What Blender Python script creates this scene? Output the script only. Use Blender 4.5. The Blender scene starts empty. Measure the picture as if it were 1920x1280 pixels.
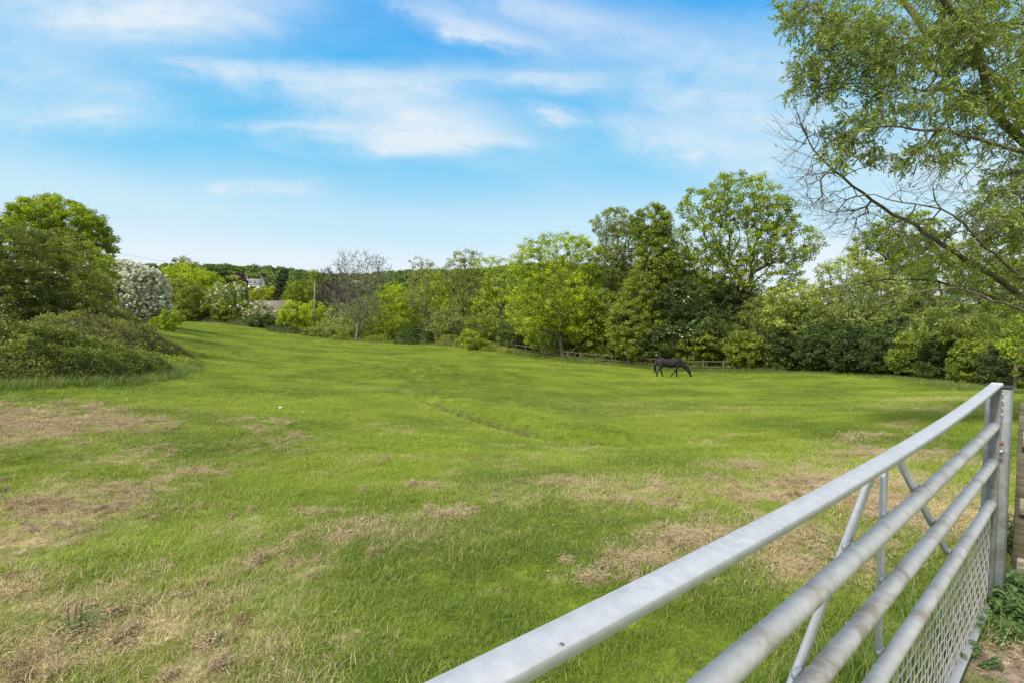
import bpy, math, random
import numpy as np
from mathutils import Vector
R = math.radians
sc = bpy.context.scene
# ------------------------------------------------------------------ camera
F = 900.0                       # focal length in photo pixels (1920 wide)
CAM = np.array([0.0, 0.0, 1.53])
PITCH = math.atan(40 / F)
cam = bpy.data.cameras.new('camera'); camo = bpy.data.objects.new('camera', cam)
sc.collection.objects.link(camo); sc.camera = camo
cam.sensor_width = 36; cam.lens = 36 * F / 1920; cam.clip_start = 0.05; cam.clip_end = 6000
camo.location = CAM; camo.rotation_euler = (R(90) - PITCH, 0, 0)
# ------------------------------------------------------------------ light
SUN_EL, SUN_AZ = R(44), R(-132)          # azimuth from +Y towards +X
EXPO = 0.9
sd = Vector((math.sin(SUN_AZ) * math.cos(SUN_EL), math.cos(SUN_AZ) * math.cos(SUN_EL), math.sin(SUN_EL)))
sl = bpy.data.lights.new('sun', 'SUN'); so = bpy.data.objects.new('sun', sl); sc.collection.objects.link(so)
sl.energy = 3.1; sl.angle = R(9); sl.color = (1.0, .95, .86)
so.rotation_euler = sd.to_track_quat('Z', 'Y').to_euler(); so.location = (0, 0, 40)
sc.view_settings.view_transform = 'Standard'; sc.view_settings.look = 'None'
sc.view_settings.gamma = 1; sc.view_settings.use_curve_mapping = False
sc.view_settings.exposure = EXPO

def ray(px, py, Y):
    x = (px - 960) / F; y = -(py - 640) / F
    c, s = math.cos(PITCH), math.sin(PITCH)
    d = np.array([x, c + y * s, -s + y * c])
    return CAM + d * (Y / d[1])
def azel(px, py):
    d = ray(px, py, 1.0) - CAM
    return math.atan2(d[0], d[1]), math.atan2(d[2], math.hypot(d[0], d[1]))

# ------------------------------------------------------------------ world
W = bpy.data.worlds.new('World'); sc.world = W; W.use_nodes = True
nt = W.node_tree; nt.nodes.clear()
def N(t, typ, **kw):
    n = t.nodes.new(typ)
    for k, v in kw.items():
        if k == 'ins':
            for a, b in v.items():
                n.inputs[a].default_value = b
        else: setattr(n, k, v)
    return n
def L(t, a, b): t.links.new(a, b)
def M(t, op, a, b=None, c=None, clamp=False):
    n = t.nodes.new('ShaderNodeMath'); n.operation = op; n.use_clamp = clamp
    for i, v in enumerate((a, b, c)):
        if v is None: continue
        if isinstance(v, (int, float)): n.inputs[i].default_value = v
        else: t.links.new(v, n.inputs[i])
    return n.outputs[0]
def MIX(t, f, a, b, blend='MIX'):
    n = t.nodes.new('ShaderNodeMix'); n.data_type = 'RGBA'; n.blend_type = blend; n.clamp_factor = True
    for i, v in ((0, f), (6, a), (7, b)):
        if isinstance(v, (int, float)): n.inputs[i].default_value = v
        elif isinstance(v, tuple): n.inputs[i].default_value = (*v, 1)
        else: t.links.new(v, n.inputs[i])
    return n.outputs[2]
sky = N(nt, 'ShaderNodeTexSky', sky_type='NISHITA', sun_disc=False, sun_elevation=SUN_EL, sun_rotation=SUN_AZ,
        altitude=100, air_density=1.0, dust_density=0.6, ozone_density=2.0)
tc = N(nt, 'ShaderNodeTexCoord'); sx = N(nt, 'ShaderNodeSeparateXYZ'); L(nt, tc.outputs['Generated'], sx.inputs[0])
yy = M(nt, 'MAXIMUM', sx.outputs[1], .04)
uu = M(nt, 'DIVIDE', sx.outputs[0], yy); vv = M(nt, 'DIVIDE', sx.outputs[2], yy)      # gnomonic coordinates of the northern sky
el = M(nt, 'ARCSINE', sx.outputs[2])
def noise(t, vec, scale, detail=4, rough=.55, dist=0.0, dims='3D'):
    n = N(t, 'ShaderNodeTexNoise', noise_dimensions=dims); L(t, vec, n.inputs['Vector'])
    n.inputs['Scale'].default_value = scale; n.inputs['Detail'].default_value = detail
    n.inputs['Roughness'].default_value = rough; n.inputs['Distortion'].default_value = dist
    return n.outputs['Fac']
def uv(px, py):
    d = ray(px, py, 1.0) - CAM; return d[0] / d[1], d[2] / d[1]
cv = N(nt, 'ShaderNodeCombineXYZ'); L(nt, uu, cv.inputs[0]); L(nt, M(nt, 'ADD', M(nt, 'MULTIPLY', vv, 3.6), M(nt, 'MULTIPLY', uu, .35)), cv.inputs[1])
n1 = noise(nt, cv.outputs[0], 3.4, 9, .60, .5)
n2 = noise(nt, cv.outputs[0], 1.3, 5, .5, .2)
cv2 = N(nt, 'ShaderNodeCombineXYZ'); L(nt, uu, cv2.inputs[0]); L(nt, M(nt, 'MULTIPLY', vv, 1.5), cv2.inputs[1])
n3 = noise(nt, cv2.outputs[0], 11.0, 6, .6, .8)
# ragged cloud outlines: displace the lookup a little
du = M(nt, 'MULTIPLY', M(nt, 'SUBTRACT', n3, .5), .16); dv = M(nt, 'MULTIPLY', M(nt, 'SUBTRACT', n1, .5), .10)
u_ = M(nt, 'ADD', uu, du); v_ = M(nt, 'ADD', vv, dv)
cloud = None
for px, py, rx, ry, a, s_ in [
        (270, 12, 190, 44, .80, 0), (420, 25, 130, 24, .4, 0), (60, 120, 110, 60, .45, .1), (110, 222, 150, 26, .62, 0), (190, 214, 40, 9, .6, 0), (230, 170, 60, 22, .4, .1),
        (400, 130, 90, 15, .55, .12), (500, 142, 60, 16, .5, .08), (700, 150, 190, 24, .75, .03), (960, 158, 110, 18, .6, -.03), (1070, 150, 80, 12, .5, -.05),
        (680, 195, 130, 26, .6, .08), (600, 240, 120, 9, .6, .03), (790, 248, 140, 26, .95, .0), (700, 270, 110, 9, .6, .03), (880, 262, 90, 10, .7, .03), (790, 222, 90, 20, .6, 0),
        (1045, 220, 34, 9, .8, .2), (850, 35, 140, 20, .5, .32), (930, 62, 90, 16, .42, .3), (1000, 10, 130, 30, .4, .3), (1150, 60, 150, 40, .35, .2),
        (1250, 255, 110, 22, .65, .2), (1330, 280, 110, 26, .6, .2), (1400, 220, 130, 60, .55, 0), (1330, 180, 130, 40, .4, .1), (1420, 120, 120, 60, .4, 0), (1700, 300, 260, 60, .5, 0),
        (420, 357, 28, 11, .5, 0), (520, 350, 62, 11, .5, 0), (1700, 100, 200, 80, .4, 0)]:
    u0, v0 = uv(px, py); ru = 1.15 * rx / F; rv = 1.15 * ry / F
    da = M(nt, 'SUBTRACT', u_, u0); de = M(nt, 'ADD', M(nt, 'SUBTRACT', v_, v0), M(nt, 'MULTIPLY', da, s_))
    q = M(nt, 'ADD', M(nt, 'POWER', M(nt, 'ABSOLUTE', M(nt, 'MULTIPLY', da, 1 / ru)), 2.4), M(nt, 'POWER', M(nt, 'ABSOLUTE', M(nt, 'MULTIPLY', de, 1 / rv)), 2.0))
    g = M(nt, 'MULTIPLY', M(nt, 'EXPONENT', M(nt, 'MULTIPLY', q, -.8)), a)
    cloud = g if cloud is None else M(nt, 'MAXIMUM', cloud, g) if False else M(nt, 'SUBTRACT', M(nt, 'ADD', cloud, g), M(nt, 'MULTIPLY', cloud, g))
tex = M(nt, 'ADD', M(nt, 'MULTIPLY', n1, 1.5), M(nt, 'MULTIPLY', n3, .9)); tex = M(nt, 'SUBTRACT', tex, .30)
cl = M(nt, 'MULTIPLY', M(nt, 'MULTIPLY', cloud, tex), .88)
thin = M(nt, 'MULTIPLY', M(nt, 'SUBTRACT', n2, .40), .95, clamp=True)
cl = M(nt, 'ADD', cl, thin, clamp=True); cl = M(nt, 'MINIMUM', cl, .93)
ramp = N(nt, 'ShaderNodeValToRGB'); L(nt, M(nt, 'MULTIPLY', el, 1 / R(45)), ramp.inputs[0]); cr = ramp.color_ramp; cr.interpolation = 'EASE'
stops = [(0, (.87, .925, .98)), (.13, (.80, .90, .975)), (.23, (.56, .82, .96)), (.38, (.20, .63, .94)), (.52, (.090, .53, .93)), (.70, (.016, .40, .92)), (1.0, (.02, .34, .86))]
while len(cr.elements) < len(stops): cr.elements.new(.5)
for e_, (p_, c_) in zip(cr.elements, stops): e_.position = p_; e_.color = (*c_, 1)
K = 10 / 2 ** EXPO
rampk = MIX(nt, 1.0, ramp.outputs[0], (K, K, K), 'MULTIPLY')
c1 = MIX(nt, .94, sky.outputs[0], rampk)
c2 = MIX(nt, cl, c1, (.80 * K, .885 * K, .955 * K))
# unseen bright cloud sheet overhead and behind, added to whiten the ambient light
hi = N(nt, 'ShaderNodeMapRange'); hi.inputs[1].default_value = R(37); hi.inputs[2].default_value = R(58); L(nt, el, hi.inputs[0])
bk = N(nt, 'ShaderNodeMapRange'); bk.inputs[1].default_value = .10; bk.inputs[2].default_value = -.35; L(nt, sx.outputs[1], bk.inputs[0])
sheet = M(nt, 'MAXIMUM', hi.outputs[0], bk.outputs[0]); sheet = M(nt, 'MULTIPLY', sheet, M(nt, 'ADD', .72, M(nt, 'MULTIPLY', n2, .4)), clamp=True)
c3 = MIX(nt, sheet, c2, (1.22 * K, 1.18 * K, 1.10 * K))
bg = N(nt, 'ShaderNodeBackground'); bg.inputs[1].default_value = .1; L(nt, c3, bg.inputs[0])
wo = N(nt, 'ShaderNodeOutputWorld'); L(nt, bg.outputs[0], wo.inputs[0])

# ------------------------------------------------------------------ helpers
def hsh(ix, iy, iz=0, s=0):
    h = (ix.astype(np.int64) * 374761393 + iy.astype(np.int64) * 668265263 + np.asarray(iz).astype(np.int64) * 2147483647 + s * 974634777) & 0xffffffff
    h = ((h ^ (h >> 13)) * 1274126177) & 0xffffffff
    h = (h ^ (h >> 16)) & 0xffffffff
    return h / 4294967295.0
def vn(x, y, s=0):
    ix = np.floor(x); iy = np.floor(y); fx = x - ix; fy = y - iy
    fx = fx * fx * (3 - 2 * fx); fy = fy * fy * (3 - 2 * fy)
    a = hsh(ix, iy, 0, s); b = hsh(ix + 1, iy, 0, s); c = hsh(ix, iy + 1, 0, s); d = hsh(ix + 1, iy + 1, 0, s)
    return (a * (1 - fx) + b * fx) * (1 - fy) + (c * (1 - fx) + d * fx) * fy
def fbm(x, y, s=0, o=4, g=.5):
    v = 0; a = 1; t = 0
    for k in range(o):
        v = v + a * vn(x * 2 ** k + 7.3 * k, y * 2 ** k - 3.1 * k, s + k); t += a; a *= g
    return v / t

def meta(o, label=None, cat=None, group=None, kind=None):
    if label: o['label'] = label
    if cat: o['category'] = cat
    if group: o['group'] = group
    if kind: o['kind'] = kind
    return o
def thing(name, loc, label, cat, group=None):
    o = bpy.data.objects.new(name, None); sc.collection.objects.link(o); o.location = loc
    o.empty_display_size = .3
    return meta(o, label, cat, group)
def mk(name, V, Q, mat, parent=None, smooth=False, fattr=None, vattr=None, org=None):
    V = np.asarray(V, dtype=np.float64); Q = np.asarray(Q, dtype=np.int32)
    o_ = np.array(parent.location) if parent is not None and org is None else (np.array(org) if org is not None else np.zeros(3))
    me = bpy.data.meshes.new(name)
    me.vertices.add(len(V)); me.vertices.foreach_set('co', (V - o_).astype(np.float32).ravel())
    k = Q.shape[1]; me.loops.add(Q.size); me.loops.foreach_set('vertex_index', Q.ravel())
    me.polygons.add(len(Q)); me.polygons.foreach_set('loop_start', np.arange(0, Q.size, k, dtype=np.int32))
    me.polygons.foreach_set('loop_total', np.full(len(Q), k, dtype=np.int32))
    if smooth: me.polygons.foreach_set('use_smooth', np.ones(len(Q), dtype=bool))
    for dct, dom in ((fattr, 'FACE'), (vattr, 'POINT')):
        if dct:
            for an, av in dct.items():
                a = me.attributes.new(an, 'FLOAT', dom); a.data.foreach_set('value', np.asarray(av, dtype=np.float32))
    me.update(calc_edges=True)
    me.materials.append(mat)
    o = bpy.data.objects.new(name, me); sc.collection.objects.link(o)
    if parent is not None:
        o.parent = parent
        if org is not None: o.location = np.array(org) - np.array(parent.location)
    elif org is not None: o.location = org
    return o
class MB:                       # collects quads
    def __init__(s): s.V = []; s.Q = []; s.n = 0
    def add(s, V, Q):
        V = np.asarray(V, float); Q = np.asarray(Q, int); s.V.append(V); s.Q.append(Q + s.n); s.n += len(V); return s
    def box(s, c, sz, ax=None, bev=0.0):
        c = np.asarray(c, float); h = np.asarray(sz, float) / 2
        A = np.eye(3) if ax is None else np.array(ax, float)
        if bev <= 0:
            P = np.array([[x, y, z] for x in (-1, 1) for y in (-1, 1) for z in (-1, 1)], float) * h
            Q = [[0, 1, 3, 2], [4, 6, 7, 5], [0, 4, 5, 1], [2, 3, 7, 6], [0, 2, 6, 4], [1, 5, 7, 3]]
            return s.add(c + P @ A, Q)
        # rounded along the 3rd axis (long axis): octagonal section, with inset end
        b = bev; x, y, z = h
        ring = [(x, -y + b), (x, y - b), (x - b, y), (-x + b, y), (-x, y - b), (-x, -y + b), (-x + b, -y), (x - b, -y)]
        P = []
        for zz, k in ((-z, 1), (-z + b, 0), (z - b, 0), (z, 1)):
            for (a, d) in ring:
                P.append((a * (1 - k * b / x), d * (1 - k * b / y), zz))
        Q = []
        for r_ in range(3):
            for i in range(8):
                j = (i + 1) % 8; Q.append([r_ * 8 + i, r_ * 8 + j, r_ * 8 + 8 + j, r_ * 8 + 8 + i])
        for o_ in (0, 24):
            for q in ([0, 1, 2, 3], [0, 3, 4, 7], [4, 5, 6, 7]):
                Q.append([o_ + w for w in (q if o_ else q[::-1])])
        return s.add(c + np.array(P) @ A, Q)
    def bar(s, a, b, w, t, side=(0, 0, 1), bev=0.002):
        a = np.asarray(a, float); b = np.asarray(b, float); d = b - a; Ln = np.linalg.norm(d); d /= Ln
        u = np.cross(side, d); u /= np.linalg.norm(u); v = np.cross(d, u)
        return s.box((a + b) / 2, (w, t, Ln), (u, v, d), bev)
    def tube(s, P, rad, k=8, cap=True):
        P = np.asarray(P, float); n = len(P); rad = np.broadcast_to(np.asarray(rad, float), (n,))
        T = np.gradient(P, axis=0); T /= np.linalg.norm(T, axis=1)[:, None] + 1e-9
        up = np.array([0, 0, 1.]) if abs(T[0][2]) < .9 else np.array([1., 0, 0])
        U = np.cross(T, up); U /= np.linalg.norm(U, axis=1)[:, None] + 1e-9; Wv = np.cross(T, U)
        an = np.linspace(0, 2 * math.pi, k, endpoint=False)
        V = P[:, None] + rad[:, None, None] * (np.cos(an)[None, :, None] * U[:, None] + np.sin(an)[None, :, None] * Wv[:, None])
        V = V.reshape(-1, 3); i = np.arange(n - 1)[:, None] * k; j = np.arange(k)[None]; j2 = (j + 1) % k
        Q = np.stack([i + j, i + j2, i + k + j2, i + k + j], -1).reshape(-1, 4)
        s.add(V, Q)
        if cap and k % 2 == 0:
            for o_, fl in ((s.n - n * k, 1), (s.n - k, 0)):
                q = [[o_ + i_, o_ + i_ + 1, o_ + k - 2 - i_, o_ + k - 1 - i_] for i_ in range(k // 2 - 1)]
                s.Q.append(np.array(q)[:, ::-1] if fl else np.array(q))
        return s
    def build(s, name, mat, parent=None, smooth=False, **kw):
        return mk(name, np.concatenate(s.V), np.concatenate(s.Q), mat, parent, smooth, **kw)
def tubes(A, B, ra, rb, k=5):       # many independent tapered segments at once
    A = np.asarray(A); B = np.asarray(B); D = B - A; D /= np.linalg.norm(D, axis=1)[:, None] + 1e-9
    up = np.where(np.abs(D[:, 2:3]) < .9, np.array([[0, 0, 1.]]), np.array([[1., 0, 0]]))
    U = np.cross(D, up); U /= np.linalg.norm(U, axis=1)[:, None] + 1e-9; Wv = np.cross(D, U)
    an = np.linspace(0, 2 * math.pi, k, endpoint=False)
    ring = np.cos(an)[None, :, None] * U[:, None] + np.sin(an)[None, :, None] * Wv[:, None]
    V = np.concatenate([A[:, None] + ring * np.asarray(ra)[:, None, None], B[:, None] + ring * np.asarray(rb)[:, None, None]], 1)
    n = len(A); base = (np.arange(n) * 2 * k)[:, None]; j = np.arange(k)[None]; j2 = (j + 1) % k
    Q = np.stack([base + j, base + j2, base + k + j2, base + k + j], -1).reshape(-1, 4)
    return V.reshape(-1, 3), Q

# ------------------------------------------------------------------ materials
MATS = {}
def newmat(name):
    m = bpy.data.materials.new(name); m.use_nodes = True; t = m.node_tree; t.nodes.clear(); MATS[name] = m
    return m, t, N(t, 'ShaderNodeOutputMaterial')
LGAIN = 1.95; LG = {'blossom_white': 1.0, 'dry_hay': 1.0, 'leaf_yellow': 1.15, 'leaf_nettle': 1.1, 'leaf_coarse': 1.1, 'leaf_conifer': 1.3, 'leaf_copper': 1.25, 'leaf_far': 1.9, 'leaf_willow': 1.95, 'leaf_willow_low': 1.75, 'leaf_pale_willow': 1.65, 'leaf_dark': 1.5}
def leaf_mat(name, dark, light, gloss=.02, trans=.42, tcol=None, nscale=.35, rough=.6):
    m, t, out = newmat(name)
    g_ = LG.get(name, LGAIN); yl = (1.09, 1.03, .68) if g_ == LGAIN else (1, 1, 1); dark = tuple(v * g_ * y for v, y in zip(dark, yl)); light = tuple(v * g_ * y for v, y in zip(light, yl))
    at = N(t, 'ShaderNodeAttribute', attribute_name='tone')
    geo = N(t, 'ShaderNodeNewGeometry')
    nz = noise(t, geo.outputs['Position'], nscale, 2, .5)
    f = M(t, 'ADD', M(t, 'MULTIPLY', at.outputs['Fac'], .75), M(t, 'MULTIPLY', M(t, 'SUBTRACT', nz, .5), 1.1), clamp=True)
    col = MIX(t, f, dark, light)
    df = N(t, 'ShaderNodeBsdfDiffuse'); L(t, col, df.inputs[0])
    tr = N(t, 'ShaderNodeBsdfTranslucent'); L(t, MIX(t, 1.0, col, tcol or (1.35, 1.35, .55), 'MULTIPLY'), tr.inputs[0])
    a = N(t, 'ShaderNodeMixShader'); a.inputs[0].default_value = trans; L(t, df.outputs[0], a.inputs[1]); L(t, tr.outputs[0], a.inputs[2])
    gl = N(t, 'ShaderNodeBsdfGlossy'); gl.inputs['Roughness'].default_value = rough; gl.inputs['Color'].default_value = (.9, .95, 1, 1)
    b = N(t, 'ShaderNodeMixShader'); b.inputs[0].default_value = gloss; L(t, a.outputs[0], b.inputs[1]); L(t, gl.outputs[0], b.inputs[2])
    L(t, b.outputs[0], out.inputs[0]); return m
def prin(name, build, rough=.8, metal=0.0, bump=None, spec=.4):
    m, t, out = newmat(name); p = N(t, 'ShaderNodeBsdfPrincipled'); p.inputs['Roughness'].default_value = rough
    p.inputs['Metallic'].default_value = metal; p.inputs['Specular IOR Level'].default_value = spec
    tcn = N(t, 'ShaderNodeTexCoord')
    c = build(t, tcn.outputs['Object'])
    if isinstance(c, tuple) and len(c) == 3: p.inputs['Base Color'].default_value = (*c, 1)
    else: L(t, c, p.inputs['Base Color'])
    if bump:
        b = N(t, 'ShaderNodeBump'); b.inputs['Strength'].default_value = bump[1]; b.inputs['Distance'].default_value = bump[2]
        L(t, noise(t, tcn.outputs['Object'], bump[0], 5, .6), b.inputs['Height']); L(t, b.outputs[0], p.inputs['Normal'])
    L(t, p.outputs[0], out.inputs[0]); return m
def two(c1, c2, s=6, lo=.35, hi=.65, det=5, stretch=None):
    def f(t, v):
        if stretch:
            mp = N(t, 'ShaderNodeMapping'); mp.inputs['Scale'].default_value = stretch; L(t, v, mp.inputs[0]); v = mp.outputs[0]
        n = noise(t, v, s, det, .6); mr = N(t, 'ShaderNodeMapRange'); mr.inputs[1].default_value = lo; mr.inputs[2].default_value = hi
        L(t, n, mr.inputs[0]); return MIX(t, mr.outputs[0], c1, c2)
    return f
BARK = prin('bark', two((.045, .036, .026), (.12, .10, .075), 5), .95, bump=(14, .6, .02))
BARKG = prin('bark_grey', two((.085, .075, .058), (.20, .18, .145), 6), .95, bump=(14, .6, .02))
BARKW = prin('bark_willow', two((.055, .048, .030), (.17, .155, .11), 9, stretch=(1, 1, .4)), .95, bump=(22, .8, .01))
TWIGP = prin('twig_purple', two((.05, .03, .03), (.13, .09, .085), 6), .95)
LIME = leaf_mat('leaf_lime', (.095, .135, .012), (.26, .33, .022))
MID = leaf_mat('leaf_mid', (.055, .086, .014), (.165, .21, .030))
FRESH = leaf_mat('leaf_fresh', (.072, .108, .012), (.205, .265, .024))
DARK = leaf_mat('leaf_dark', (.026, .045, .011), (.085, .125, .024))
OLIVE = leaf_mat('leaf_olive', (.065, .080, .020), (.18, .21, .055))
GREYG = leaf_mat('leaf_greygreen', (.085, .11, .040), (.24, .28, .10))
PALE = leaf_mat('leaf_pale_willow', (.12, .155, .030), (.34, .38, .085))
WILL = leaf_mat('leaf_willow', (.055, .082, .024), (.17, .22, .065), .03, .42, nscale=.8, rough=.5)
WILL2 = leaf_mat('leaf_willow_low', (.085, .11, .028), (.25, .29, .075), .03, .42, nscale=.8, rough=.5)
PURP = leaf_mat('leaf_copper', (.028, .014, .024), (.085, .045, .060), .04, .25, (1.3, .8, .9))
BLOSS = leaf_mat('blossom_white', (.62, .63, .53), (.87, .87, .81), .02, .25, (1, 1, .9))
CONIF = leaf_mat('leaf_conifer', (.016, .030, .010), (.055, .075, .022), .03, .15)
BRAM = leaf_mat('leaf_bramble', (.050, .070, .016), (.16, .205, .045))
BRAMD = leaf_mat('leaf_bramble_dark', (.045, .050, .022), (.13, .15, .055))
YELLO = leaf_mat('leaf_yellow', (.20, .22, .015), (.42, .44, .03))
FAR = leaf_mat('leaf_far', (.034, .056, .020), (.105, .145, .045), nscale=.012)

# ------------------------------------------------------------------ terrain
CP = []
def cpx(px, py, Y): CP.append(ray(px, py, Y))
for p in [(-6, -6, 0), (0, -6, 0), (8, -6, .1), (-20, -10, .1), (20, -15, .3), (0, -30, .4), (-30, -40, .5), (30, -40, .5), (0, 0, 0), (-2, 0, 0), (2.5, 0, 0), (2.44, 2.44, 0),
          (3.2, 2.8, 0), (-2.5, 2, .0), (0, 2, 0), (4, 1, 0), (-8, 0, 0.05), (10, -3, .05)]: CP.append(np.array(p, float))
for p in [(300, 1150, 2.5), (960, 1000, 3.62), (300, 1000, 3.7), (1500, 1000, 3.5), (960, 900, 5.4), (300, 900, 5.1), (1500, 880, 5.3), (60, 800, 7.3),
          (0, 728, 11.2), (170, 722, 13), (280, 712, 16), (345, 688, 24), (335, 655, 33), (320, 622, 44), (260, 607, 48), (360, 600, 98), (460, 609, 93), (560, 625, 88),
          (670, 640, 80), (760, 645, 74), (830, 648, 69), (900, 654, 64), (960, 661, 60), (1075, 678, 52), (1200, 689, 48), (1310, 697, 45), (1450, 698, 40.5), (1640, 706, 31), (1750, 716, 25),
          (1265, 708, 36.7), (1100, 700, 36), (600, 790, 9.8), (600, 720, 21), (500, 670, 38), (700, 665, 52), (960, 690, 38), (820, 700, 31), (700, 700, 30), (760, 740, 19),
          (850, 775, 14.5), (1050, 832, 9.6), (1200, 838, 8.9), (1280, 828, 9.3), (1080, 790, 13), (1250, 760, 17), (1400, 750, 19), (1500, 800, 10.5), (1700, 760, 14), (1620, 850, 7.0),
          (1500, 720, 27), (1850, 745, 15), (1920, 738, 18), (1800, 800, 9), (440, 630, 62), (0, 610, 22), (150, 606, 30), (1000, 740, 21), (1150, 735, 24)]: cpx(*p)
CP += [np.array(p, float) for p in [(-70, 60, 3.5), (-90, 110, 5), (-45, 25, 1.6), (-60, 130, 4), (-30, 125, 1.5), (0, 110, -5), (30, 90, -7), (60, 70, -7), (60, 40, -5), (40, 20, -2.5), (90, 90, -9), (60, 0, -2), (90, -40, -2), (-80, -30, 2), (30, 130, -7), (120, 20, -6), (-130, 60, 6)]]
CP = np.array(CP)
def tps_fit(P, lam=.004):
    n = len(P); X = P[:, :2] / 10
    d = np.linalg.norm(X[:, None] - X[None], axis=2); K = np.where(d > 0, d * d * np.log(d + 1e-12), 0)
    A = np.zeros((n + 3, n + 3)); A[:n, :n] = K + lam * np.eye(n); A[:n, n] = 1; A[:n, n + 1:] = X; A[n, :n] = 1; A[n + 1:, :n] = X.T
    b = np.zeros(n + 3); b[:n] = P[:, 2]; return X, np.linalg.solve(A, b)
TX, TW = tps_fit(CP)
def tps(x, y):
    sh = x.shape; q = np.stack([x.ravel(), y.ravel()], 1) / 10; out = np.zeros(len(q))
    for i in range(0, len(q), 20000):
        s = q[i:i + 20000]; d = np.linalg.norm(s[:, None] - TX[None], axis=2)
        K = np.where(d > 0, d * d * np.log(d + 1e-12), 0)
        out[i:i + 20000] = K @ TW[:-3] + TW[-3] + s @ TW[-2:]
    return out.reshape(sh)
def sst(a, b, x):
    t = np.clip((x - a) / (b - a), 0, 1); return t * t * (3 - 2 * t)
DITCH = np.array([ray(690, 712, 26)[:2], ray(790, 745, 18.0)[:2], ray(850, 768, 14.6)[:2], ray(930, 795, 12.0)[:2], ray(1010, 818, 10.4)[:2], ray(1080, 832, 9.6)[:2], ray(1180, 838, 9.0)[:2], ray(1290, 832, 9.2)[:2]])
def ditch_d(x, y):
    """signed distance to the ditch line (positive = far bank) and parameter"""
    best = np.full(x.shape, 1e9); sg = np.zeros(x.shape); par = np.zeros(x.shape)
    for i in range(len(DITCH) - 1):
        a, b = DITCH[i], DITCH[i + 1]; d = b - a; t = np.clip(((x - a[0]) * d[0] + (y - a[1]) * d[1]) / (d @ d), 0, 1)
        ex = x - a[0] - t * d[0]; ey = y - a[1] - t * d[1]; r = np.hypot(ex, ey); m = r < best
        best = np.where(m, r, best); sg = np.where(m, np.sign(d[0] * ey - d[1] * ex), sg); par = np.where(m, i + t, par)
    return best * sg, par
def far_z(x, y):
    r = np.hypot(x, y); a = np.arctan2(x, y)
    ridge = 1.0 + .10 * np.sin(a * 3 + .5) + .05 * np.sin(a * 9 + 1) + .03 * np.sin(a * 23)
    ridge = ridge * (1 - .75 * sst(.22, .62, a))
    v = -8 + 66 * sst(160, 640, r) * ridge + 14 * sst(700, 1600, r)
    return np.where(y < 0, v * .6, v)
def ground(x, y):
    x = np.asarray(x, float); y = np.asarray(y, float); sh = x.shape; x = np.atleast_1d(x); y = np.atleast_1d(y)
    r = np.hypot(x, y); w = sst(105, 190, r)
    z = np.where(r < 195, tps(np.clip(x, -200, 200), np.clip(y, -200, 200)), 0) * (1 - w) + far_z(x, y) * w
    s, p = ditch_d(x, y); k = sst(0, 2.2, p) * (1 - sst(4.6, 6.9, p))
    z = z - .36 * k * np.exp(-(s / .28) ** 2) + .26 * k * sst(.1, .8, s) * (1 - sst(.8, 2.5, s))
    # low swell on the far side of the hollow
    c = ray(800, 705, 30)[:2]
    z = z + .75 * np.exp(-(((x - c[0]) / 6) ** 2 + ((y - c[1]) / 3.0) ** 2))
    b = np.clip(r / 6, 0.25, .7)
    z = z + (fbm(x * .35, y * .35, 3, 3) - .5) * .20 * b * (r < 120) + (fbm(x * 1.7, y * 1.7, 9, 3) - .5) * .05 * (1 - sst(7, 22, r))
    return z.reshape(sh)
def gz(x, y): return float(ground(np.array([float(x)]), np.array([float(y)]))[0])
def hit(px, py, lo=1.5, hi=130):
    Ys = np.geomspace(lo, hi, 240); P = np.array([ray(px, py, Y) for Y in Ys]); g = ground(P[:, 0], P[:, 1])
    i = np.argmax(P[:, 2] < g)
    if P[i, 2] >= g[i]: i = len(Ys) - 1
    return P[i]
# dry grass patches: centre pixel, radii in photo pixels, strength
STRAW = []
for px, py, rx, ry, s in [(50, 800, 125, 34, 1.0), (-80, 790, 130, 45, .9), (140, 768, 70, 8, .9), (265, 793, 50, 7, .55), (300, 848, 40, 12, .5), (40, 945, 130, 20, .7), (170, 915, 120, 16, .65), (370, 888, 45, 8, .9),
        (310, 912, 40, 18, .85), (240, 925, 60, 9, .7), (229, 962, 18, 7, .9), (120, 1130, 200, 60, .85), (60, 1240, 160, 70, .8), (330, 1110, 110, 70, .6), (20, 1030, 90, 40, .6), (560, 1270, 90, 40, .3),
        (430, 1200, 110, 50, .35), (830, 965, 55, 13, .7), (720, 985, 110, 16, .5), (640, 1005, 60, 16, .75), (560, 960, 60, 8, .45), (640, 1190, 40, 25, .5), (780, 910, 90, 12, .3), (1060, 905, 55, 12, .75), (1110, 935, 80, 12, .6), (960, 940, 80, 14, .35),
        (1180, 915, 110, 20, .65), (1390, 875, 60, 14, .7), (1290, 1020, 40, 14, 1.0), (1210, 1055, 60, 14, .85), (1110, 1085, 60, 16, .85), (1350, 1000, 40, 12, .8), (1330, 935, 120, 20, .35), (1460, 930, 110, 40, .75),
        (1500, 1050, 130, 40, .85), (1640, 930, 130, 60, 1.0), (1700, 860, 90, 30, .8), (1600, 830, 60, 12, .6), (1760, 950, 90, 60, .9), (1690, 800, 50, 8, .5), (1740, 748, 60, 7, .8), (1790, 770, 60, 8, .6), (1870, 1230, 60, 50, .4),
        (1560, 880, 90, 18, .6), (720, 730, 80, 6, .12), (1300, 770, 160, 12, .22), (1150, 760, 120, 10, .15), (250, 870, 120, 14, .35), (920, 1120, 30, 12, .4)]:
    c = hit(px, py); d = c[1]; h = max(.5, 1.53 - c[2])
    STRAW.append((c[0], c[1], rx * d / F, ry * d * d / (h * F), s))
SOFT = []
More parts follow.
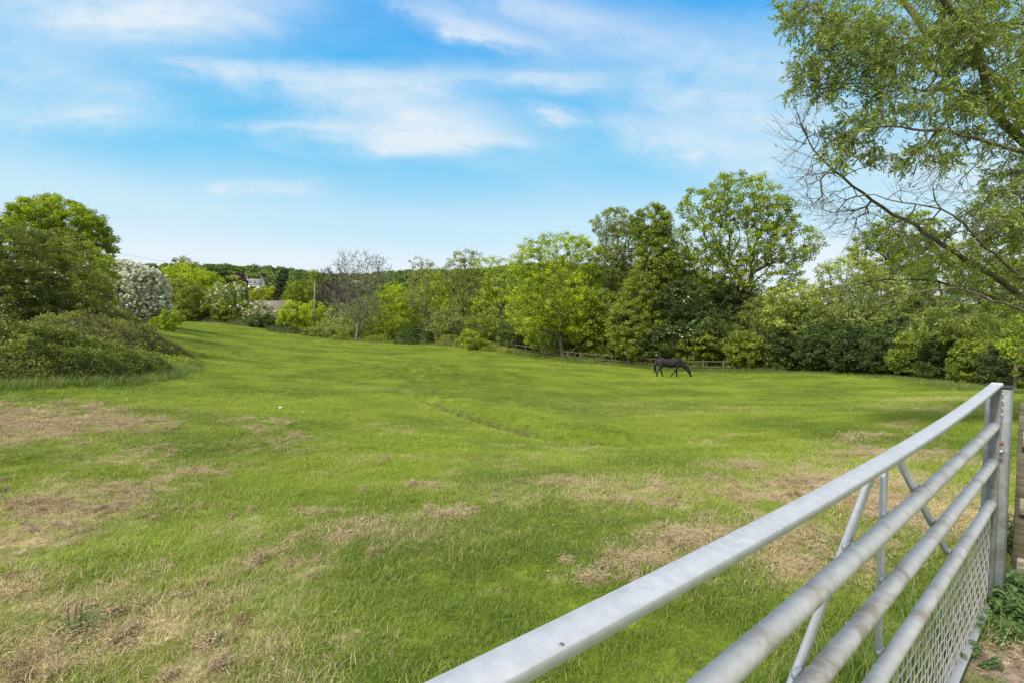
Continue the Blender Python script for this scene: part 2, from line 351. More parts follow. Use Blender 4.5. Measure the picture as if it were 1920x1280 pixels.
for px, py, rx, ry, s in [(180, 1170, 330, 120, 1.0), (60, 960, 260, 60, .6), (1640, 920, 190, 90, .95), (1480, 1010, 170, 70, .7), (60, 800, 210, 45, .7), (1150, 915, 230, 50, .55), (700, 1000, 200, 45, .45), (1760, 770, 90, 24, .5), (1250, 1050, 130, 45, .5)]:
    c = hit(px, py); d = c[1]; h = max(.5, 1.53 - c[2]); SOFT.append((c[0], c[1], rx * d / F, ry * d * d / (h * F), s))
def straw_at(x, y):
    v = np.zeros(x.shape)
    for cx, cy, a, b, s in STRAW:
        a = max(a, .08); b = max(b, .08)
        v = np.maximum(v, s * np.exp(-np.clip(((x - cx) / a) ** 2 + ((y - cy) / b) ** 2, 0, 30) ** 1.2 * .7))
    n = fbm(x * 1.6, y * 1.6, 21, 4, .6); n2 = fbm(x * 5.5, y * 5.5, 31, 3, .6)
    n3 = fbm(x * 14, y * 14, 33, 2, .6); v = v * np.clip((n * .55 + n2 * .60 + n3 * .50 - .76) * 8.5, .10, 1.3)
    for cx, cy, aa_, bb_, s_ in SOFT: v = np.maximum(v, s_ * np.exp(-np.clip(((x - cx) / aa_) ** 2 + ((y - cy) / bb_) ** 2, 0, 30)) * np.clip(n * .9 + n2 * .8 - .25, 0, 1))
    r = np.hypot(x, y)
    v = v + .42 * np.clip((fbm(x * .8, y * .8, 41, 4, .6) - .54) * 5, 0, 1) * (r < 11) * np.clip(n2 * 2.6 - .8, 0, 1)
    return np.clip(v, 0, 1)
def lush_at(x, y):
    v = fbm(x * .45 + 4, y * .45, 51, 4, .55)
    return np.clip((v - .5) * 3.2 + .5, 0, 1)
DIRT = hit(1905, 1262)
# ground sheet (polar grid around the camera, out past the hills)
rr = np.concatenate([np.arange(.25, 1.2, .12), np.geomspace(1.2, 130, 470), np.geomspace(134, 3500, 60)])
aa = np.concatenate([np.arange(-68, 68, .29), np.arange(68, 292, 2.0)]); aa = np.radians(aa)
RR, AA = np.meshgrid(rr, aa, indexing='ij'); gx = RR * np.sin(AA); gy = RR * np.cos(AA)
gzv = ground(gx, gy); nr, na = RR.shape
V = np.stack([gx, gy, gzv], -1).reshape(-1, 3)
i, j = np.meshgrid(np.arange(nr - 1), np.arange(na), indexing='ij'); j2 = (j + 1) % na
Q = np.stack([i * na + j, (i + 1) * na + j, (i + 1) * na + j2, i * na + j2], -1).reshape(-1, 4)
m, t, out = newmat('field_grass')
geo = N(t, 'ShaderNodeNewGeometry'); P_ = geo.outputs['Position']
a_s = N(t, 'ShaderNodeAttribute', attribute_name='straw'); a_l = N(t, 'ShaderNodeAttribute', attribute_name='lush'); a_d = N(t, 'ShaderNodeAttribute', attribute_name='dirt')
nA = noise(t, P_, .22, 5, .6); nB = noise(t, P_, 1.7, 5, .65); nC = noise(t, P_, 14, 4, .65); nD = noise(t, P_, 70, 3, .6)
f = M(t, 'ADD', M(t, 'MULTIPLY', nA, .9), M(t, 'MULTIPLY', nB, .75)); f = M(t, 'ADD', f, M(t, 'MULTIPLY', nC, .9)); f = M(t, 'ADD', f, M(t, 'MULTIPLY', nD, .5))
mr = N(t, 'ShaderNodeMapRange'); mr.inputs[1].default_value = 1.18; mr.inputs[2].default_value = 1.86; L(t, f, mr.inputs[0])
gcol = MIX(t, mr.outputs[0], (.056, .090, .009), (.200, .250, .026))
gcol = MIX(t, M(t, 'MULTIPLY', a_l.outputs['Fac'], .35), gcol, (.080, .150, .014))
mr2 = N(t, 'ShaderNodeMapRange'); mr2.inputs[1].default_value = .35; mr2.inputs[2].default_value = .65; L(t, nC, mr2.inputs[0])
scol = MIX(t, mr2.outputs[0], (.21, .155, .085), (.62, .50, .31))
gcol = MIX(t, a_s.outputs['Fac'], gcol, scol)
gcol = MIX(t, a_d.outputs['Fac'], gcol, MIX(t, mr2.outputs[0], (.10, .075, .055), (.30, .23, .18)))
a_o = N(t, 'ShaderNodeAttribute', attribute_name='soil'); gcol = MIX(t, a_o.outputs['Fac'], gcol, MIX(t, mr2.outputs[0], (.030, .034, .012), (.085, .075, .035)))
bs = N(t, 'ShaderNodeBsdfPrincipled'); bs.inputs['Roughness'].default_value = .95; bs.inputs['Specular IOR Level'].default_value = .1; L(t, gcol, bs.inputs['Base Color'])
bp = N(t, 'ShaderNodeBump'); bp.inputs['Strength'].default_value = .3; bp.inputs['Distance'].default_value = .06; L(t, M(t, 'ADD', nC, M(t, 'MULTIPLY', nB, 1.0)), bp.inputs['Height']); L(t, bp.outputs[0], bs.inputs['Normal'])
L(t, bs.outputs[0], out.inputs[0])
dirt = np.exp(-(((gx - DIRT[0]) / .42) ** 2 + ((gy - DIRT[1]) / .26) ** 2)) * 1.5 * np.clip(fbm(gx * 6, gy * 6, 5) * 2 - .2, 0, 1)
sD, pD = ditch_d(gx, gy); soil = np.exp(-((sD - .20) / .15) ** 2) * sst(.6, 1.6, pD) * (1 - sst(5.2, 6.6, pD)) * np.clip(fbm(gx * 3, gy * 3, 88) * 3 - .8, .35, 1)
inb = (RR < 60)
stv = straw_at(gx, gy) * inb
gnd = mk('ground', V, Q, m, smooth=True, vattr={'straw': stv.ravel(), 'lush': lush_at(gx, gy).ravel(), 'dirt': np.clip(dirt, 0, 1).ravel(), 'soil': np.clip(soil, 0, 1).ravel()})
meta(gnd, 'undulating pasture with mown pale dry patches', 'ground', kind='structure')

# ------------------------------------------------------------------ grass (stuff)
def grass_mat(name, g1, g2, s1, s2, long_=False):
    m, t, out = newmat(name)
    at = N(t, 'ShaderNodeAttribute', attribute_name='tone')
    a1 = N(t, 'ShaderNodeAttribute', attribute_name='straw', attribute_type='INSTANCER')
    a2 = N(t, 'ShaderNodeAttribute', attribute_name='lush', attribute_type='INSTANCER')
    col = MIX(t, M(t, 'ADD', M(t, 'MULTIPLY', at.outputs['Fac'], .55), M(t, 'MULTIPLY', a2.outputs['Fac'], .45)), g1, g2)
    sc_ = MIX(t, at.outputs['Fac'], s1, s2)
    k = M(t, 'GREATER_THAN', M(t, 'MULTIPLY', a1.outputs['Fac'], 1.15), M(t, 'FRACT', M(t, 'MULTIPLY', at.outputs['Fac'], 7.31)))
    col = MIX(t, k, col, sc_)
    df = N(t, 'ShaderNodeBsdfDiffuse'); L(t, col, df.inputs[0])
    tr = N(t, 'ShaderNodeBsdfTranslucent'); L(t, MIX(t, 1.0, col, (1.25, 1.25, .6), 'MULTIPLY'), tr.inputs[0])
    a = N(t, 'ShaderNodeMixShader'); a.inputs[0].default_value = .35; L(t, df.outputs[0], a.inputs[1]); L(t, tr.outputs[0], a.inputs[2])
    gl = N(t, 'ShaderNodeBsdfGlossy'); gl.inputs['Roughness'].default_value = .5
    b = N(t, 'ShaderNodeMixShader'); b.inputs[0].default_value = .03; L(t, a.outputs[0], b.inputs[1]); L(t, gl.outputs[0], b.inputs[2])
    L(t, b.outputs[0], out.inputs[0]); return m
GRASS = grass_mat('grass_blades', (.076, .138, .013), (.355, .425, .055), (.36, .285, .155), (.66, .55, .35))
LGRASS = grass_mat('long_grass_blades', (.070, .13, .02), (.20, .29, .05), (.22, .17, .08), (.5, .4, .22))
def blades(rng, n, spread, hmin, hmax, wid, lean=.5, segs=2, curl=0.0):
    ang = rng.uniform(0, 2 * math.pi, n); rad = spread * np.sqrt(rng.uniform(0, 1, n)); bx = rad * np.cos(ang); by = rad * np.sin(ang)
    h = rng.uniform(hmin, hmax, n); la = rng.uniform(0, 2 * math.pi, n); ln = np.abs(rng.normal(0, lean, n)) * h
    dx, dy = np.cos(la), np.sin(la); sxx, syy = -dy * wid / 2, dx * wid / 2
    rows = []
    for s in range(segs + 1):
        u = s / segs; w = (1 - u * .85) if s < segs else .12
        cx = bx + dx * ln * u ** 1.8; cy = by + dy * ln * u ** 1.8; cz = h * u * (1 - curl * u) - .008 * (s == 0)
        rows.append(np.stack([np.stack([cx - sxx * w, cy - syy * w, cz], -1), np.stack([cx + sxx * w, cy + syy * w, cz], -1)], 1))
    V = np.stack(rows, 1).reshape(-1, 3); k = 2 * (segs + 1); b = (np.arange(n) * k)[:, None]
    q = np.array([[2 * s, 2 * s + 1, 2 * s + 3, 2 * s + 2] for s in range(segs)]).reshape(1, -1)
    Q = (b + q).reshape(-1, 4); tone = np.repeat(rng.uniform(0, 1, n), segs)
    return V, Q, tone
def src(name, V, Q, tone, mat):
    o = mk(name, V, Q, mat, fattr={'tone': tone}); sc.collection.objects.unlink(o); return o
def scatter(name, P, scale, straw, lush, sources, rng, label, cat, tilt=.15, zs=None):
    n = len(P); me = bpy.data.meshes.new(name); me.vertices.add(n); me.vertices.foreach_set('co', np.asarray(P, np.float32).ravel())
    def fa(nm, v, ty='FLOAT'):
        a = me.attributes.new(nm, ty, 'POINT'); a.data.foreach_set('vector' if ty == 'FLOAT_VECTOR' else 'value', np.asarray(v).astype(np.int32 if ty == 'INT' else np.float32).ravel())
    fa('straw', straw); fa('lush', lush); fa('scl', np.stack([scale, scale, scale * np.asarray(zs)], 1) if zs is not None else np.stack([scale] * 3, 1), 'FLOAT_VECTOR'); fa('idx', rng.integers(0, len(sources), n), 'INT')
    fa('rot', np.stack([rng.normal(0, tilt, n), rng.normal(0, tilt, n), rng.uniform(0, 6.283, n)], 1), 'FLOAT_VECTOR')
    o = bpy.data.objects.new(name, me); sc.collection.objects.link(o)
    g = bpy.data.node_groups.new(name, 'GeometryNodeTree'); g.is_modifier = True
    g.interface.new_socket('Geometry', in_out='INPUT', socket_type='NodeSocketGeometry'); g.interface.new_socket('Geometry', in_out='OUTPUT', socket_type='NodeSocketGeometry')
    gi = g.nodes.new('NodeGroupInput'); go = g.nodes.new('NodeGroupOutput'); jn = g.nodes.new('GeometryNodeJoinGeometry'); ip = g.nodes.new('GeometryNodeInstanceOnPoints')
    for s in sources[::-1]:
        oi = g.nodes.new('GeometryNodeObjectInfo'); oi.inputs['Object'].default_value = s; oi.inputs['As Instance'].default_value = True
        g.links.new(oi.outputs['Geometry'], jn.inputs[0])
    def na_(nm, ty):
        q = g.nodes.new('GeometryNodeInputNamedAttribute'); q.data_type = ty; q.inputs['Name'].default_value = nm; return q.outputs['Attribute']
    ip.inputs['Pick Instance'].default_value = True
    e2r = g.nodes.new('FunctionNodeEulerToRotation'); g.links.new(na_('rot', 'FLOAT_VECTOR'), e2r.inputs[0])
    g.links.new(gi.outputs[0], ip.inputs['Points']); g.links.new(jn.outputs[0], ip.inputs['Instance']); g.links.new(na_('idx', 'INT'), ip.inputs['Instance Index'])
    g.links.new(e2r.outputs[0], ip.inputs['Rotation']); g.links.new(na_('scl', 'FLOAT_VECTOR'), ip.inputs['Scale']); g.links.new(ip.outputs[0], go.inputs[0])
    md = o.modifiers.new('scatter', 'NODES'); md.node_group = g
    return meta(o, label, cat, kind='stuff')
rng = np.random.default_rng(7)
short = [src('grass_tuft', *blades(rng, 46, .085, .010, .034, .0034, 1.25), GRASS) for _ in range(6)]
P = []; S = []
for r0, r1, dens, s in [(1.2, 4, 760, .92), (4, 8, 400, 1.05), (8, 15, 190, 1.4), (15, 30, 60, 2.2), (30, 64, 22, 3.3), (64, 112, 8, 5.0)]:
    a = R(54); n = int(a * (r1 * r1 - r0 * r0) * dens); r = np.sqrt(rng.uniform(r0 * r0, r1 * r1, n)); th = rng.uniform(-a, a, n)
    P.append(np.stack([r * np.sin(th), r * np.cos(th)], 1)); S.append(np.full(n, s) * rng.uniform(.7, 1.3, n))
P = np.concatenate(P); S = np.concatenate(S); stw = straw_at(P[:, 0], P[:, 1]); lu = lush_at(P[:, 0], P[:, 1])
dd = np.exp(-(((P[:, 0] - DIRT[0]) / .45) ** 2 + ((P[:, 1] - DIRT[1]) / .28) ** 2)); keep = dd < rng.uniform(.05, .9, len(P))
sT, pT = ditch_d(P[:, 0], P[:, 1]); keep &= ~((np.abs(sT - .20) < .12) & (pT > .9) & (pT < 6.0) & (rng.uniform(0, 1, len(P)) < .35 + .8 * fbm(P[:, 0] * 1.5, P[:, 1] * 1.5, 71, 3)))
hsc = .70 + .55 * np.clip(fbm(P[:, 0] * 2.2, P[:, 1] * 2.2, 61, 3) * 2 - .5, 0, 1)
P3 = np.column_stack([P, ground(P[:, 0], P[:, 1])])
scatter('meadow_grass', P3[keep], (S * hsc)[keep], stw[keep], lu[keep], short, rng, 'short mown green grass covering the whole field', 'grass', zs=np.clip(1.0 / np.maximum(S[keep], 1), .34, .74) * (1 - .4 * stw[keep]))
# hay litter left by the mower
HAY = leaf_mat('dry_hay', (.34, .26, .15), (.78, .65, .44), .01, .2, (1.1, 1, .7), nscale=3)
def haytuft(rng, n=70, spread=.04):
    c = rng.normal(0, spread, (n, 3)) * [1, 1, .22]; c[:, 2] = np.abs(c[:, 2]) + .008
    a = rng.uniform(0, 6.283, n); l = rng.uniform(.010, .030, n); k = rng.normal(0, .25, n)
    A = c - np.stack([np.cos(a), np.sin(a), k], 1) * l[:, None] / 2; a2 = a + rng.normal(0, .6, n)
    B = c; C = c + np.stack([np.cos(a2), np.sin(a2), -k], 1) * l[:, None] / 2
    V1, Q1 = tubes(A, B, np.full(n, .0011), np.full(n, .0011), 3); V2, Q2 = tubes(B, C, np.full(n, .0011), np.full(n, .0008), 3)
    return np.concatenate([V1, V2]), np.concatenate([Q1, Q2 + len(V1)]), np.tile(np.repeat(rng.uniform(0, 1, n), 3), 2)
hays = [src('hay_wisp', *haytuft(rng), HAY) for _ in range(5)]
a = R(54); n = 60000; r = np.sqrt(rng.uniform(1.3 ** 2, 15 ** 2, n)); th = rng.uniform(-a, a, n); hx, hy = r * np.sin(th), r * np.cos(th)
hs_ = straw_at(hx, hy); nn = fbm(hx * 3.3, hy * 3.3, 77, 3, .6); kp = (hs_ * (nn * 2.4 - .55) > rng.uniform(.12, 1.0, n))
hx, hy = hx[kp], hy[kp]
scatter('hay_litter', np.column_stack([hx, hy, ground(hx, hy) + .004]), rng.uniform(.7, 1.4, len(hx)) * np.clip(np.hypot(hx, hy) / 7, 1, 1.5), hs_[kp], hs_[kp], hays, rng, 'wisps and clumps of dry brown cut hay strewn over the grass', 'hay', .3)
def clod(rng, n=150, r=.045):
    c = rng.normal(0, 1, (n, 3)); c /= np.linalg.norm(c, axis=1)[:, None]; c *= r * rng.uniform(.3, 1, (n, 1)) * [1.2, 1, .7]; c[:, 2] += r * .35
    a = rng.uniform(0, 6.283, n); k = rng.normal(0, .5, n); d = np.stack([np.cos(a), np.sin(a), k], 1) * rng.uniform(.006, .016, (n, 1))
    V, Q = tubes(c - d, c + d, np.full(n, .0016), np.full(n, .0012), 3); return V, Q, np.repeat(rng.uniform(0, .55, n), 3)
clods = [src('hay_clod', *clod(rng), HAY) for _ in range(4)]
n = 30000; r = np.sqrt(rng.uniform(1.5 ** 2, 13 ** 2, n)); th = rng.uniform(-a, a, n); hx, hy = r * np.sin(th), r * np.cos(th)
hs_ = straw_at(hx, hy); nn = fbm(hx * 1.9, hy * 1.9, 79, 3, .6); kp = np.clip(hs_ + .05, 0, 1) * np.clip((nn - .50) * 5, 0, 1) > rng.uniform(.04, 1.7, n); hx, hy = hx[kp], hy[kp]
scatter('hay_clods', np.column_stack([hx, hy, ground(hx, hy)]), rng.uniform(.35, 1.3, len(hx)), hs_[kp], hs_[kp], clods, rng, 'small brown clods of matted cut hay scattered among the dry patches', 'hay', .3)
# long grass: along hedge foot, bramble foot, ditch, under the gate
longs = [src('long_tuft', *blades(rng, 40, .10, .10, .34, .0062, .55, 3, .25), LGRASS) for _ in range(5)]
Lp = []; Ls = []
def strip(pts, width, n, s0, s1):
    pts = np.array(pts); seg = np.linalg.norm(np.diff(pts, axis=0), axis=1); cum = np.concatenate([[0], np.cumsum(seg)]); u = rng.uniform(0, cum[-1], n)
    x = np.interp(u, cum, pts[:, 0]); y = np.interp(u, cum, pts[:, 1]); Lp.append(np.stack([x + rng.normal(0, width, n), y + rng.normal(0, width, n)], 1)); Ls.append(rng.uniform(s0, s1, n))
HEDGE_PX = [(300, 616, 46), (345, 603, 95), (460, 609, 93), (560, 625, 88), (670, 640, 80), (760, 645, 74), (830, 648, 69), (900, 654, 64), (960, 661, 60), (1075, 678, 52), (1200, 689, 48), (1310, 697, 45), (1450, 698, 40.5), (1560, 700, 35), (1640, 706, 31), (1750, 716, 25), (1860, 732, 19), (1990, 745, 16)]
strip([ray(*p)[:2] for p in HEDGE_PX[1:13]], .7, 2600, 1.3, 2.4); strip([ray(*p)[:2] for p in HEDGE_PX[12:]], .5, 900, .6, 1.1)
strip([ray(*p)[:2] for p in [(1640, 708, 30), (1750, 718, 24.5), (1860, 734, 18.5), (1990, 747, 15.5)]], .4, 420, .4, .8)
strip([ray(*p)[:2] for p in [(-60, 732, 10.6), (0, 730, 11), (90, 728, 12), (170, 723, 13), (280, 712, 16), (345, 690, 23.5), (335, 660, 32)]], .35, 800, .8, 1.5)
strip(DITCH[1:-1], .10, 420, .22, .5)
for _ in range(70):                      # odd tussocks left by the grazing
    th = rng.uniform(-.8, .75); r = rng.uniform(7, 48); q = rng.normal(0, .10 + r * .012, (int(rng.integers(4, 14)), 2)) * [1.6, 1]; Lp.append(q + [r * math.sin(th), r * math.cos(th)]); Ls.append(rng.uniform(.22, .42, len(q)) * (1 + r / 60))
P = np.concatenate(Lp); S = np.concatenate(Ls)
scatter('long_grass', np.column_stack([P, ground(P[:, 0], P[:, 1])]), S, np.full(len(P), .08), lush_at(P[:, 0], P[:, 1]), longs, rng, 'taller uncut grass along the foot of the hedges and brambles', 'long grass')
# ------------------------------------------------------------------ gate
def metal(name, c1, c2, stain=None, rough=.45, met=.55):
    m, t, out = newmat(name); p = N(t, 'ShaderNodeBsdfPrincipled'); p.inputs['Metallic'].default_value = met
    tcn = N(t, 'ShaderNodeTexCoord'); v = tcn.outputs['Object']
    n_ = noise(t, v, 9, 6, .65); n2_ = noise(t, v, 55, 4, .6); mr = N(t, 'ShaderNodeMapRange'); mr.inputs[1].default_value = .35; mr.inputs[2].default_value = .65
    L(t, M(t, 'ADD', M(t, 'MULTIPLY', n_, .6), M(t, 'MULTIPLY', n2_, .4)), mr.inputs[0]); c = MIX(t, mr.outputs[0], c1, c2)
    vo = N(t, 'ShaderNodeTexVoronoi'); vo.inputs['Scale'].default_value = 70; L(t, v, vo.inputs['Vector'])
    sv = N(t, 'ShaderNodeSeparateColor'); L(t, vo.outputs['Color'], sv.inputs[0]); c = MIX(t, .045, c, sv.outputs[0], 'OVERLAY')
    if stain:
        ns = noise(t, v, 7, 5, .7, .4); m2 = N(t, 'ShaderNodeMapRange'); m2.inputs[1].default_value = .50; m2.inputs[2].default_value = .66; L(t, ns, m2.inputs[0])
        c = MIX(t, M(t, 'MULTIPLY', m2.outputs[0], .75), c, stain)
    hsn = N(t, 'ShaderNodeHueSaturation'); hsn.inputs['Saturation'].default_value = .9; L(t, c, hsn.inputs['Color']); L(t, hsn.outputs[0], p.inputs['Base Color'])
    L(t, M(t, 'ADD', M(t, 'MULTIPLY', n2_, .3), rough - .12), p.inputs['Roughness'])
    b = N(t, 'ShaderNodeBump'); b.inputs['Strength'].default_value = .25; b.inputs['Distance'].default_value = .002; L(t, n2_, b.inputs['Height']); L(t, b.outputs[0], p.inputs['Normal'])
    L(t, p.outputs[0], out.inputs[0]); return m
GALV = metal('galvanised_steel', (.40, .415, .45), (.465, .48, .515), rough=.55, met=.35)
GALVD = metal('galvanised_weathered', (.13, .145, .155), (.24, .26, .275), (.12, .095, .07), rough=.6, met=.3)
TUBE = metal('galvanised_tube_stained', (.41, .41, .42), (.53, .53, .535), (.26, .205, .145), .6, .25)
WIRE = metal('galvanised_wire', (.50, .48, .45), (.66, .65, .62), (.38, .29, .19), .5, .4)
RUST = prin('rusty_bolt', two((.13, .055, .03), (.26, .13, .07), 60), .8, .3)
CAPB = prin('black_cap', lambda t, v: (.02, .02, .022), .5)
GP = np.array([2.534, 2.488, 0.0]); gd = np.array([math.sin(R(51.38)), math.cos(R(51.38)), 0]); gn = np.array([gd[1], -gd[0], 0])   # gn: towards the camera's right
GP = GP - gd * .0
def G(tt, z, off=0.0): return GP - gd * tt + gn * off + np.array([0, 0, z])
gate = thing('field_gate', G(0, 0), 'galvanised metal field gate with thick tubular rails and wire mesh bottom', 'gate')
GL = 3.62
def sag(t_, b): return b * 4 * (t_ / GL) * (1 - t_ / GL)          # an old gate: the rails have bent a little
ts = np.linspace(.045, GL, 40); sec = [(-.0205, -.008), (.0205, -.008), (.0220, -.006), (.0220, .006), (.0205, .008), (-.0205, .008), (-.0220, .006), (-.0220, -.006)]
Vt = np.array([G(s, 1.204 - sag(s, .045) + dz, o_) for s in ts for o_, dz in sec]); Qt = [[r_ * 8 + k_, r_ * 8 + (k_ + 1) % 8, r_ * 8 + 8 + (k_ + 1) % 8, r_ * 8 + 8 + k_] for r_ in range(39) for k_ in range(8)]
for o_ in (0, 39 * 8): Qt += [[o_, o_ + 1, o_ + 2, o_ + 7], [o_ + 2, o_ + 3, o_ + 6, o_ + 7], [o_ + 3, o_ + 4, o_ + 5, o_ + 6]]
mk('top_rail', Vt, Qt, GALV, gate)
for z in (.989, .800, .585):
    pts = [G(s, z - sag(s, .018), 0) for s in np.linspace(.045, GL, 30)]
    MB().tube(pts, .0218, 28).build('rail', TUBE, gate, True)
b = MB().box((G(.0, .062) + G(GL, .062)) / 2, (.045, .006, GL), (gn, (0, 0, 1), -gd), .002)
b.box((G(.0, .079, -.021) + G(GL, .079, -.021)) / 2, (.004, .034, GL), (gn, (0, 0, 1), -gd), .001)
b.build('bottom_rail', GALV, gate)
def brace(t0, z0, t1, z1, off, w=.030, th=.012):
    a = G(t0, z0, off); c = G(t1, z1, off); d = c - a; d /= np.linalg.norm(d); u = np.cross(d, gn); u /= np.linalg.norm(u)
    o = MB().box((a + c) / 2, (w, th, np.linalg.norm(c - a)), (u, gn, d), .002)
    o.build('brace', GALV, gate)
brace(1.93, 1.142, 2.75, .575, -.0315); brace(1.86, 1.146, 1.86, .575, -.031, .026, .014); brace(1.765, 1.142, .93, .58, -.0315)
for t_, z_ in ((1.86, .972), (1.86, .783), (1.86, .568), (2.18, .975), (2.46, .788), (2.75, .575), (1.505, .975), (1.24, .79), (.93, .58)):
    MB().box(G(t_, z_ + .006, -.026), (.034, .012, .016), (gd, gn, (0, 0, 1)), .003).build('weld', GALV, gate)
# wire mesh: crimped wires
wm = MB(); ts = np.arange(.02, GL - .02, .0125)
def crimp(n_): return .0022
for k, z in enumerate(np.arange(.115, .555, .050)):
    ph = k % 2; tt = np.arange(.0, GL, .025); P_ = np.array([G(x, z, .0008 * (1 if (q // 2 + ph) % 2 else -1) if q % 2 == 0 else 0) for q, x in enumerate(tt)]); wm.tube(P_, .0016, 6, False)
for k, x in enumerate(np.arange(.025, GL - .03, .050)):
    zz = np.arange(.075, .565, .025); P_ = np.array([G(x, z, .0016 * (-1 if (q // 2 + k) % 2 else 1) if q % 2 else 0) for q, z in enumerate(zz)]); wm.tube(P_, .0019, 6, False)
wm.build('wire_mesh', WIRE, gate, True)
# hanging stile and end stile
st = MB().box(G(.058, .615), (.042, .024, 1.13), (gn, gd, (0, 0, 1)), .004); st.build('hanging_stile', GALVD, gate)
st = MB().box(G(GL + .02, .64), (.040, .040, 1.09), (gn, gd, (0, 0, 1)), .004); st.build('end_stile', GALV, gate)
for z in (1.155, 1.12, 1.085, 1.05): MB().tube([G(.058, z, .0205), G(.058, z, .026)], .006, 8).build('rivet', GALV, gate)
MB().tube([G(.058, .90, .018), G(.058, .90, .034)], .011, 6).build('bolt', RUST, gate)
MB().tube([G(.058, .86, .018), G(.058, .86, .032)], .008, 6).build('bolt', GALV, gate)
MB().tube([G(3.19, 1.195 - sag(3.19, .045), .016), G(3.19, 1.2130 - sag(3.19, .045), .016)], .0026, 8).build('rivet', GALVD, gate)
post = thing('gate_post', G(-.055, 0, .0), 'square galvanised steel gate post with black cap beside the gate hinges', 'gate post')
MB().box(G(-.055, .50, 0), (.096, .096, 1.35), (gn, gd, (0, 0, 1)), .006).build('post', GALVD, post)
MB().box(G(-.055, 1.181, 0), (.102, .102, .012), (gn, gd, (0, 0, 1)), .003).build('cap', CAPB, post)
for z in (.965, .30):
    MB().tube([G(.0, z, .0), G(.0, z + .05, .0)], .014, 10).build('hinge', GALVD, post)
gl_ = MB().tube([G(-.05, .06 + .04 * math.sin(q), .07 + .02 * math.cos(q)) for q in np.linspace(0, 5, 12)], .003, 6); gl_.build('wire_loop', GALV, post)
# wooden fence right of the gate
WOOD = prin('weathered_wood', two((.050, .043, .024), (.145, .122, .078), 5, stretch=(1.2, 1.2, 14), det=7), .9, bump=(40, .5, .004))
WOODG = prin('weathered_wood_grey', two((.13, .11, .085), (.33, .29, .235), 6, stretch=(9, 1.2, 14), det=7), .9, bump=(60, .5, .003))
fb = ray(1925, 1100, 2.86); fb[2] = 0
wf = thing('wooden_fence', fb, 'weathered brown wooden post and rail fence right of the gate post', 'fence')
fd = np.array([.62, -.78, 0]); fd /= np.linalg.norm(fd); fn = np.array([fd[1], -fd[0], 0])
FX = np.array([0, 0, 1.])
def wbox(c, sz, ax, nm, mt): return MB().box(c, sz, ax, .005).build(nm, mt, wf)
wbox(fb + [0, 0, .42], (.125, .105, 1.22), (fd, fn, FX), 'post', WOOD)
wbox(fb + fd * 1.8 + [0, 0, .42], (.125, .105, 1.22), (fd, fn, FX), 'post', WOOD)
for z in (.80, .395, .03):
    c = fb + fd * .86 + fn * .076 + [0, 0, z + .02]
    MB().box(c, (.095, .042, 1.80), (FX, fn, fd), .005).build('rail', WOODG, wf)
0 and wbox(fb + fd * -.02 + fn * .0555 + [0, 0, .50], (.05, .006, .86), (fd, fn, FX), 'batten', WOODG)
# long grass and nettles by the gate
P = []; S = []
for tc_, n_, w_, s0, s1 in [(1.5, 26, .35, .45, 1.0), (2.0, 22, .3, .4, .8), (1.0, 12, .3, .4, .7), (.4, 16, .2, .4, .8), (2.6, 8, .3, .3, .5)]:
    t_ = rng.normal(tc_, w_, n_); o_ = rng.normal(-.16, .13, n_); q = GP[None, :2] - gd[None, :2] * t_[:, None] + gn[None, :2] * o_[:, None]; P.append(q); S.append(rng.uniform(s0, s1, n_))
P = np.concatenate(P); S = np.concatenate(S)
scatter('gate_grass', np.column_stack([P, ground(P[:, 0], P[:, 1])]), S, np.full(len(P), .05), np.full(len(P), .5), longs, rng, 'lush long grass growing under the metal gate', 'long grass')

